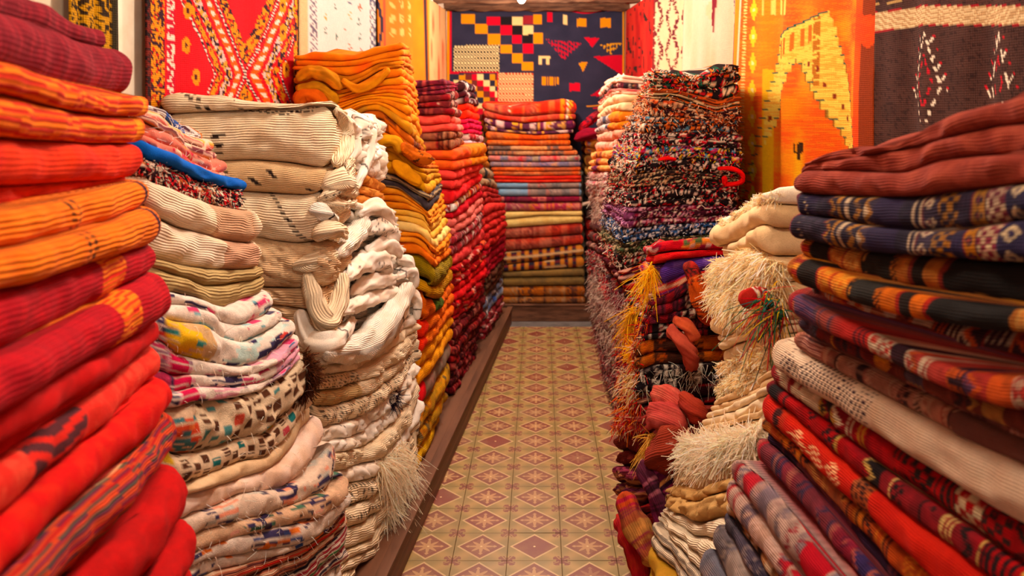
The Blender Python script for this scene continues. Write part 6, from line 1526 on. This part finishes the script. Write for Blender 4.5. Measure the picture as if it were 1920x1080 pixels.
rugs = [
 R('white flat rug with a clipped woolly edge, topmost of the cream fringed pile', solid((246, 228, 204), (236, 206, 170), 14, .4), [([(1354, 428), (1380, 400), (1410, 386), (1440, 378), (1490, 388)], 1352)], 'plain', top=True, tuft=[dict(n=1500, len=.014, w=.0025, pal=FR, p=(0, 1.2), name='woolly_edge')]),
 R('cream smooth rug with a pointed flap sticking out to the left', CRM, [([(1330, 461), (1375, 452), (1400, 432), (1430, 420), (1480, 430)], 1328)], 'plain', c=.004),
 R('cream smooth thick fold under the pointed flap', CRM, [([(1352, 488), (1385, 468), (1420, 462), (1480, 485)], 1350)], 'plain', c=.006),
 R('long shaggy cream fringe of a rug in the upper cream fringed pile', CRM, [([(1338, 525), (1370, 530), (1420, 520), (1480, 530)], 1338), ([(1342, 575), (1370, 592), (1420, 570), (1480, 568)], 1338)], 'plain', c=.008, tuft=sh(9000, .045, droop=1.2)),
 R('smooth cream fold just below the long shaggy fringe', CRM, [([(1356, 632), (1400, 612), (1440, 598), (1490, 590)], None, 2)], 'plain', c=.007),
 R('cream fold rising to the right, second below the long shaggy fringe', CRW, [([(1350, 655), (1400, 638), (1440, 620), (1490, 605)], None, 2)], 'plain', c=.007),
 R('plump cream fold, third below the long shaggy fringe', CRW, [([(1347, 680), (1400, 660), (1450, 638), (1490, 622)], None, 1)], 'plain', c=.006),
 R('cream fold with a tan fringed edge in the middle of the cream pile', CRM, [([(1350, 705), (1400, 692), (1460, 665), (1490, 650)], None, 2)], 'plain', c=.006, tuft=sh(900, .02)),
 R('matted shaggy cream rug in the middle of the cream fringed pile', solid((226, 192, 140), (206, 170, 120), 20, .5), [([(1328, 752), (1380, 732), (1450, 692), (1490, 675)], None, 1)], 'plain', c=.01, tuft=sh(5200, .022, curl=.8)),
 R('cream rug in two slim folds below the matted one', CRM, [([(1314, 775), (1370, 760), (1440, 725), (1490, 705)], None, 2)], 'plain', c=.007),
 R('cream rug in two wide folds, above the fluffy white fringe', CRW, [([(1304, 802), (1370, 790), (1440, 765), (1490, 745)], None, 2)], 'plain', c=.007),
 R('thin tan folds directly above the fluffy white fringe', CRM, [([(1292, 818), (1350, 812), (1430, 790), (1490, 775)], None, 2)], 'plain', c=.006),
 R('fluffy white fringed rug in the lower cream fringed pile', solid((244, 222, 190), (226, 190, 150), 20, .4), [([(1264, 880), (1310, 895), (1370, 872), (1450, 860)], 1268)], 'plain', c=.01, tuft=[dict(n=6500, len=.05, w=.0034, pal=[(250, 234, 212), (240, 216, 186), (246, 226, 200)], p=(0, 1.1), name='fluffy_fringe', seg=4, curl=.7)]),
 R('cream soft fold hanging directly under the fluffy white fringe', CRM, [([(1254, 908), (1305, 922), (1370, 895), (1440, 890)], None, 1)], 'plain', c=.01),
 R('golden cream rug with a big open fold low in the cream pile', solid((214, 176, 116), (196, 150, 90), 14, .5), [([(1244, 948), (1300, 985), (1350, 970), (1420, 960)], None, 2)], 'plain', c=.012),
 R('ivory striped rug in three flat folds low in the cream pile, near the aisle', bands(solid((238, 222, 194), (226, 204, 170), 20, .4), []), [([(1236, 985), (1290, 1060), (1340, 1130)], 1232, 3)], 'ribf', c=.006),
 R('ivory rug with a beaded dark edge lowest in view at the aisle', lines((236, 218, 190), [(70, 60, 60)], .02, .5, .1), [([(1226, 1020), (1270, 1090), (1320, 1170)], 1222, 2)], 'kilim', c=.005),
 R('olive yellow rug at the bottom edge under the ivory ones', solid((170, 130, 40), (206, 150, 60), 20, .6), [([(1222, 1075), (1250, 1140), (1300, 1210)], 1214, 2)], 'plain', c=.006),
]
build_stack(S11, top, rugs, dict(t='cream folded rug at the base of the cream fringed pile', p=[CRM]), px_step=2.9, fine_near=False, crump=0.007)
recenter(roll('rolled_rug', [W(1388, 566, 1.88), W(1410, 558, 1.9), W(1445, 552, 1.98), W(1480, 545, 2.05)], [.021, .023, .022, .02], bands(solid((176, 44, 34), (150, 30, 30), 30, .5), [(.035, .042, (240, 220, 200)), (.055, .06, (240, 220, 200))]), 'small tightly rolled red rug with white ties poking out of the cream pile', 'plain', crump=.001))
tassel('green, red and yellow wool tassels hanging beside the rolled red rug, left one', W(1440, 570, 1.84), 90, .09, [(40, 90, 60), (200, 30, 40), (226, 180, 40), (50, 110, 110)], cat='tassel', group='tassels of the small rolled red rug', spread=.014)
tassel('green, red and yellow wool tassels hanging beside the rolled red rug, right one', W(1462, 590, 1.78), 90, .10, [(40, 90, 60), (160, 30, 40), (226, 180, 40), (60, 60, 50)], cat='tassel', group='tassels of the small rolled red rug', spread=.014)

# 12. front right pile of kilims
S12 = Stack('the front right kilim pile', 1, 0.40, None, [(290, 1484, 1.5), (600, 1465, 1.5), (760, 1432, 1.56), (880, 1370, 1.7), (1080, 1320, 1.76)], slope=-0.175, yn=0.55, rc=0.045, wob=0.004, zbase=0.14)
top = [(1487, 315), (1527, 293), (1580, 276), (1647, 273), (1682, 271), (1718, 244), (1758, 218), (1824, 198), (1920, 176)]
RU = solid((138, 56, 42), (176, 84, 62), 40, .7)
NVK = bands(K([(46, 38, 66), (60, 48, 80), (206, 180, 140), (190, 120, 30), (130, 40, 60)], (.02, .05), 3), [(.24, .30, solid((50, 40, 66)))])
ORK = bands(K([(214, 110, 20), (40, 30, 24), (226, 150, 50), (170, 40, 24)], (.012, .035), 5), [(.19, .26, solid((40, 36, 32), (54, 50, 44), 30, .5)), (.38, .52, solid((34, 30, 28)))])
RBK = bands(K([(180, 60, 50), (90, 60, 90), (206, 180, 150), (206, 90, 40), (60, 34, 44)], (.02, .05), 7), [(-1, .006, (170, 14, 40)), (.01, .08, lines((120, 70, 90), [(190, 100, 90), (60, 50, 90)], .01, .8, .2)), (.14, .24, K([(190, 50, 44), (200, 60, 50), (190, 50, 44), (60, 40, 50)], (.03, .04), 1, motif=.4))])
DASH = bands(solid((226, 196, 166), (206, 170, 136), 16, .5), [(.0, .32, lambda U, V, s: put(solid((230, 204, 176), (214, 180, 146), 16, .5)(U, V, s), (np.abs((V / .0085) % 1 - .5) < .22) & (np.abs((U / .012 + .5 * (np.floor(V / .0085) % 2)) % 1 - .5) < .26) & (vn(U * 22, V * 30, 3) > .3), (58, 34, 50)))])
PKK = bands(K([(190, 120, 96), (206, 150, 120), (70, 40, 44), (170, 90, 74)], (.014, .03), 8), [(.0, .07, lines((130, 60, 54), [(214, 160, 140), (70, 34, 40)], .006, .9, .1)), (.42, 1.2, solid((120, 76, 66)))])
RYK = K([(176, 12, 26), (190, 16, 30), (176, 12, 26), (214, 150, 40), (50, 34, 30), (214, 190, 150)], (.03, .06), 4)
RBY = K([(180, 14, 28), (170, 12, 26), (40, 28, 30), (222, 180, 90), (180, 14, 28)], (.025, .05), 9)
CRD = bands(solid((206, 44, 26), (190, 34, 24), 30, .6), [(.05, .09, K([(206, 60, 36), (70, 30, 30)], (.012, .02), 2, motif=1)), (.11, .30, lambda U, V, s: put(solid((206, 46, 28), (190, 34, 24), 30, .5)(U, V, s), (np.abs(((U - .11) / .062) % 1 - .5) + np.abs(V / .05) < .5) & ((np.floor(U / .005) + np.floor(V / .005)) % 2 == 0), (236, 180, 130))), (.33, .38, K([(196, 90, 40), (60, 28, 26)], (.012, .02), 3, motif=1))])
FLR = bands(K([(206, 170, 156), (190, 150, 140), (140, 120, 130), (196, 40, 54)], (.02, .045), 6), [(-1, .008, (170, 16, 44)), (.28, .36, solid((190, 24, 44)))])
FL2 = bands(K([(214, 176, 160), (190, 40, 54), (200, 160, 140), (120, 100, 110)], (.025, .05), 11), [(-1, .008, (180, 16, 40))])
BRK = bands(K([(150, 40, 60), (60, 44, 90), (110, 34, 60), (180, 90, 80)], (.015, .04), 12), [(-1, .01, (180, 16, 44))])
rugs = [
 R('rust brown plain thick kilim with a twisted fold, topmost of the front right pile', RU, [([(1487, 309), (1580, 296), (1650, 285), (1700, 272), (1755, 262), (1830, 240), (1920, 226)], 1490), ([(1487, 318), (1580, 320), (1687, 325), (1720, 318), (1755, 300), (1830, 292), (1920, 288)], 1486), ([(1482, 358), (1513, 365), (1647, 369), (1718, 369), (1780, 356), (1920, 342)], 1472)], 'kilim', top=True, c=.006),
 R('navy kilim with cream line motifs and gold patches folded in two, under the rust one', NVK, [([(1478, 400), (1558, 409), (1647, 427), (1744, 435), (1802, 432), (1920, 410)], 1472), ([(1480, 447), (1513, 451), (1580, 467), (1656, 475), (1780, 484), (1869, 492), (1920, 490)], 1467)], 'kilim'),
 R('black and orange kilim with golden bands folded in two, under the navy one', ORK, [([(1491, 480), (1527, 498), (1602, 524), (1691, 547), (1780, 564), (1860, 578), (1920, 578)], 1490), ([(1473, 529), (1513, 544), (1593, 569), (1691, 596), (1780, 611), (1869, 624), (1920, 622)], 1468)], 'kilim'),
 R('kilim with cream zigzags and rust bands squeezed above the rose-bound one', K([(196, 170, 140), (150, 50, 44), (206, 90, 40), (70, 40, 44)], (.025, .06), 2), [([(1500, 562), (1560, 600), (1640, 640), (1727, 680), (1787, 696), (1847, 706), (1920, 703)], 1500)], 'kilim'),
 R('rust and lilac kilim with a bright pink bound end in the front right pile', RBK, [([(1467, 592), (1507, 615), (1583, 650), (1653, 688), (1727, 722), (1800, 752), (1850, 767), (1920, 764)], 1463)], 'kilim'),
 R('dark rust and yellow flecked kilim in the middle of the front right pile', K([(120, 34, 26), (150, 50, 30), (60, 30, 36), (206, 130, 40), (90, 70, 90)], (.02, .06), 13), [([(1500, 655), (1560, 684), (1640, 722), (1727, 768), (1800, 800), (1880, 832), (1920, 840)], 1490)], 'kilim'),
 R('thin brownish pink kilim strip above the dark dashed cream kilim pair', K([(150, 80, 66), (120, 60, 54), (190, 130, 110)], (.015, .04), 14), [([(1512, 670), (1560, 698), (1650, 744), (1750, 800), (1850, 842), (1920, 868)], 1507)], 'kilim'),
 R('dusty pink kilim with fine dark stitched rows and plain brown near part', PKK, [([(1485, 690), (1520, 710), (1560, 735), (1660, 795), (1727, 832), (1807, 866), (1920, 922)], 1482)], 'kilim'),
 R('beige thick folded kilim covered with rows of dark dashes at its far end', DASH, [([(1436, 724), (1513, 780), (1629, 873), (1736, 950), (1860, 1030), (1920, 1080)], 1436)], 'kilim', c=.003, ps=.72),
 R('crimson kilim with yellow and olive medallions right under the beige dashed one', RYK, [([(1440, 765), (1500, 822), (1560, 880), (1640, 950), (1740, 1035), (1800, 1085)], 1433)], 'kilim'),
 R('crimson kilim with black and gold toothed diamonds in the lower front right pile', RBY, [([(1430, 785), (1491, 858), (1560, 925), (1620, 985), (1700, 1060)], 1426)], 'kilim'),
 R('orange-red kilim with a row of lattice diamonds in the lower front right pile', CRD, [([(1420, 835), (1491, 924), (1580, 1027), (1629, 1085)], 1414)], 'kilim'),
 R('thin orange and black kilim under the orange-red lattice one', K([(190, 80, 30), (60, 30, 26), (214, 120, 40)], (.02, .04), 15), [([(1425, 868), (1470, 940), (1550, 1048), (1575, 1090)], 1420)], 'kilim'),
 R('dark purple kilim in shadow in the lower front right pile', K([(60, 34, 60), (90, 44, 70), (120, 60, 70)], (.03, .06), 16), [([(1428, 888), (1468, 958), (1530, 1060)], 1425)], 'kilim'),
 R('purple and crimson striped kilim with a pink bound end', BRK, [([(1407, 920), (1450, 983), (1490, 1045), (1515, 1085)], 1404)], 'kilim'),
 R('pink and grey floral kilim with a raised crimson binding, larger of two', FLR, [([(1365, 912), (1397, 970), (1430, 1025), (1465, 1085)], 1362)], 'kilim'),
 R('pink and cream floral kilim with crimson binding, lower of two', FL2, [([(1352, 945), (1383, 1005), (1415, 1055), (1438, 1090)], 1349)], 'kilim'),
 R('orange and black small-patterned kilim low in the front right pile', K([(206, 130, 70), (50, 34, 34), (226, 200, 160)], (.015, .03), 17), [([(1360, 985), (1390, 1040), (1415, 1090)], 1357)], 'kilim'),
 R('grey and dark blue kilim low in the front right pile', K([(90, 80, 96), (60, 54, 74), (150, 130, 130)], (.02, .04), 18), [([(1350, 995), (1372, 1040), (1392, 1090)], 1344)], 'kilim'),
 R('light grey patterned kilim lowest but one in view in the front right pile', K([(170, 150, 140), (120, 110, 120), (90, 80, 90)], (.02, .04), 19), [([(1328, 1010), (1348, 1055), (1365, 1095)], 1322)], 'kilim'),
 R('blue grey plain kilim end lowest in view in the front right pile', solid((120, 118, 130), (170, 140, 130), 20, .6), [([(1308, 1045), (1328, 1095)], 1304)], 'kilim'),
]
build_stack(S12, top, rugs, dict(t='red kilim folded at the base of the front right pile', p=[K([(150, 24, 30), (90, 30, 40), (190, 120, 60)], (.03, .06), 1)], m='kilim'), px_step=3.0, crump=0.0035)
print('part5 ok')
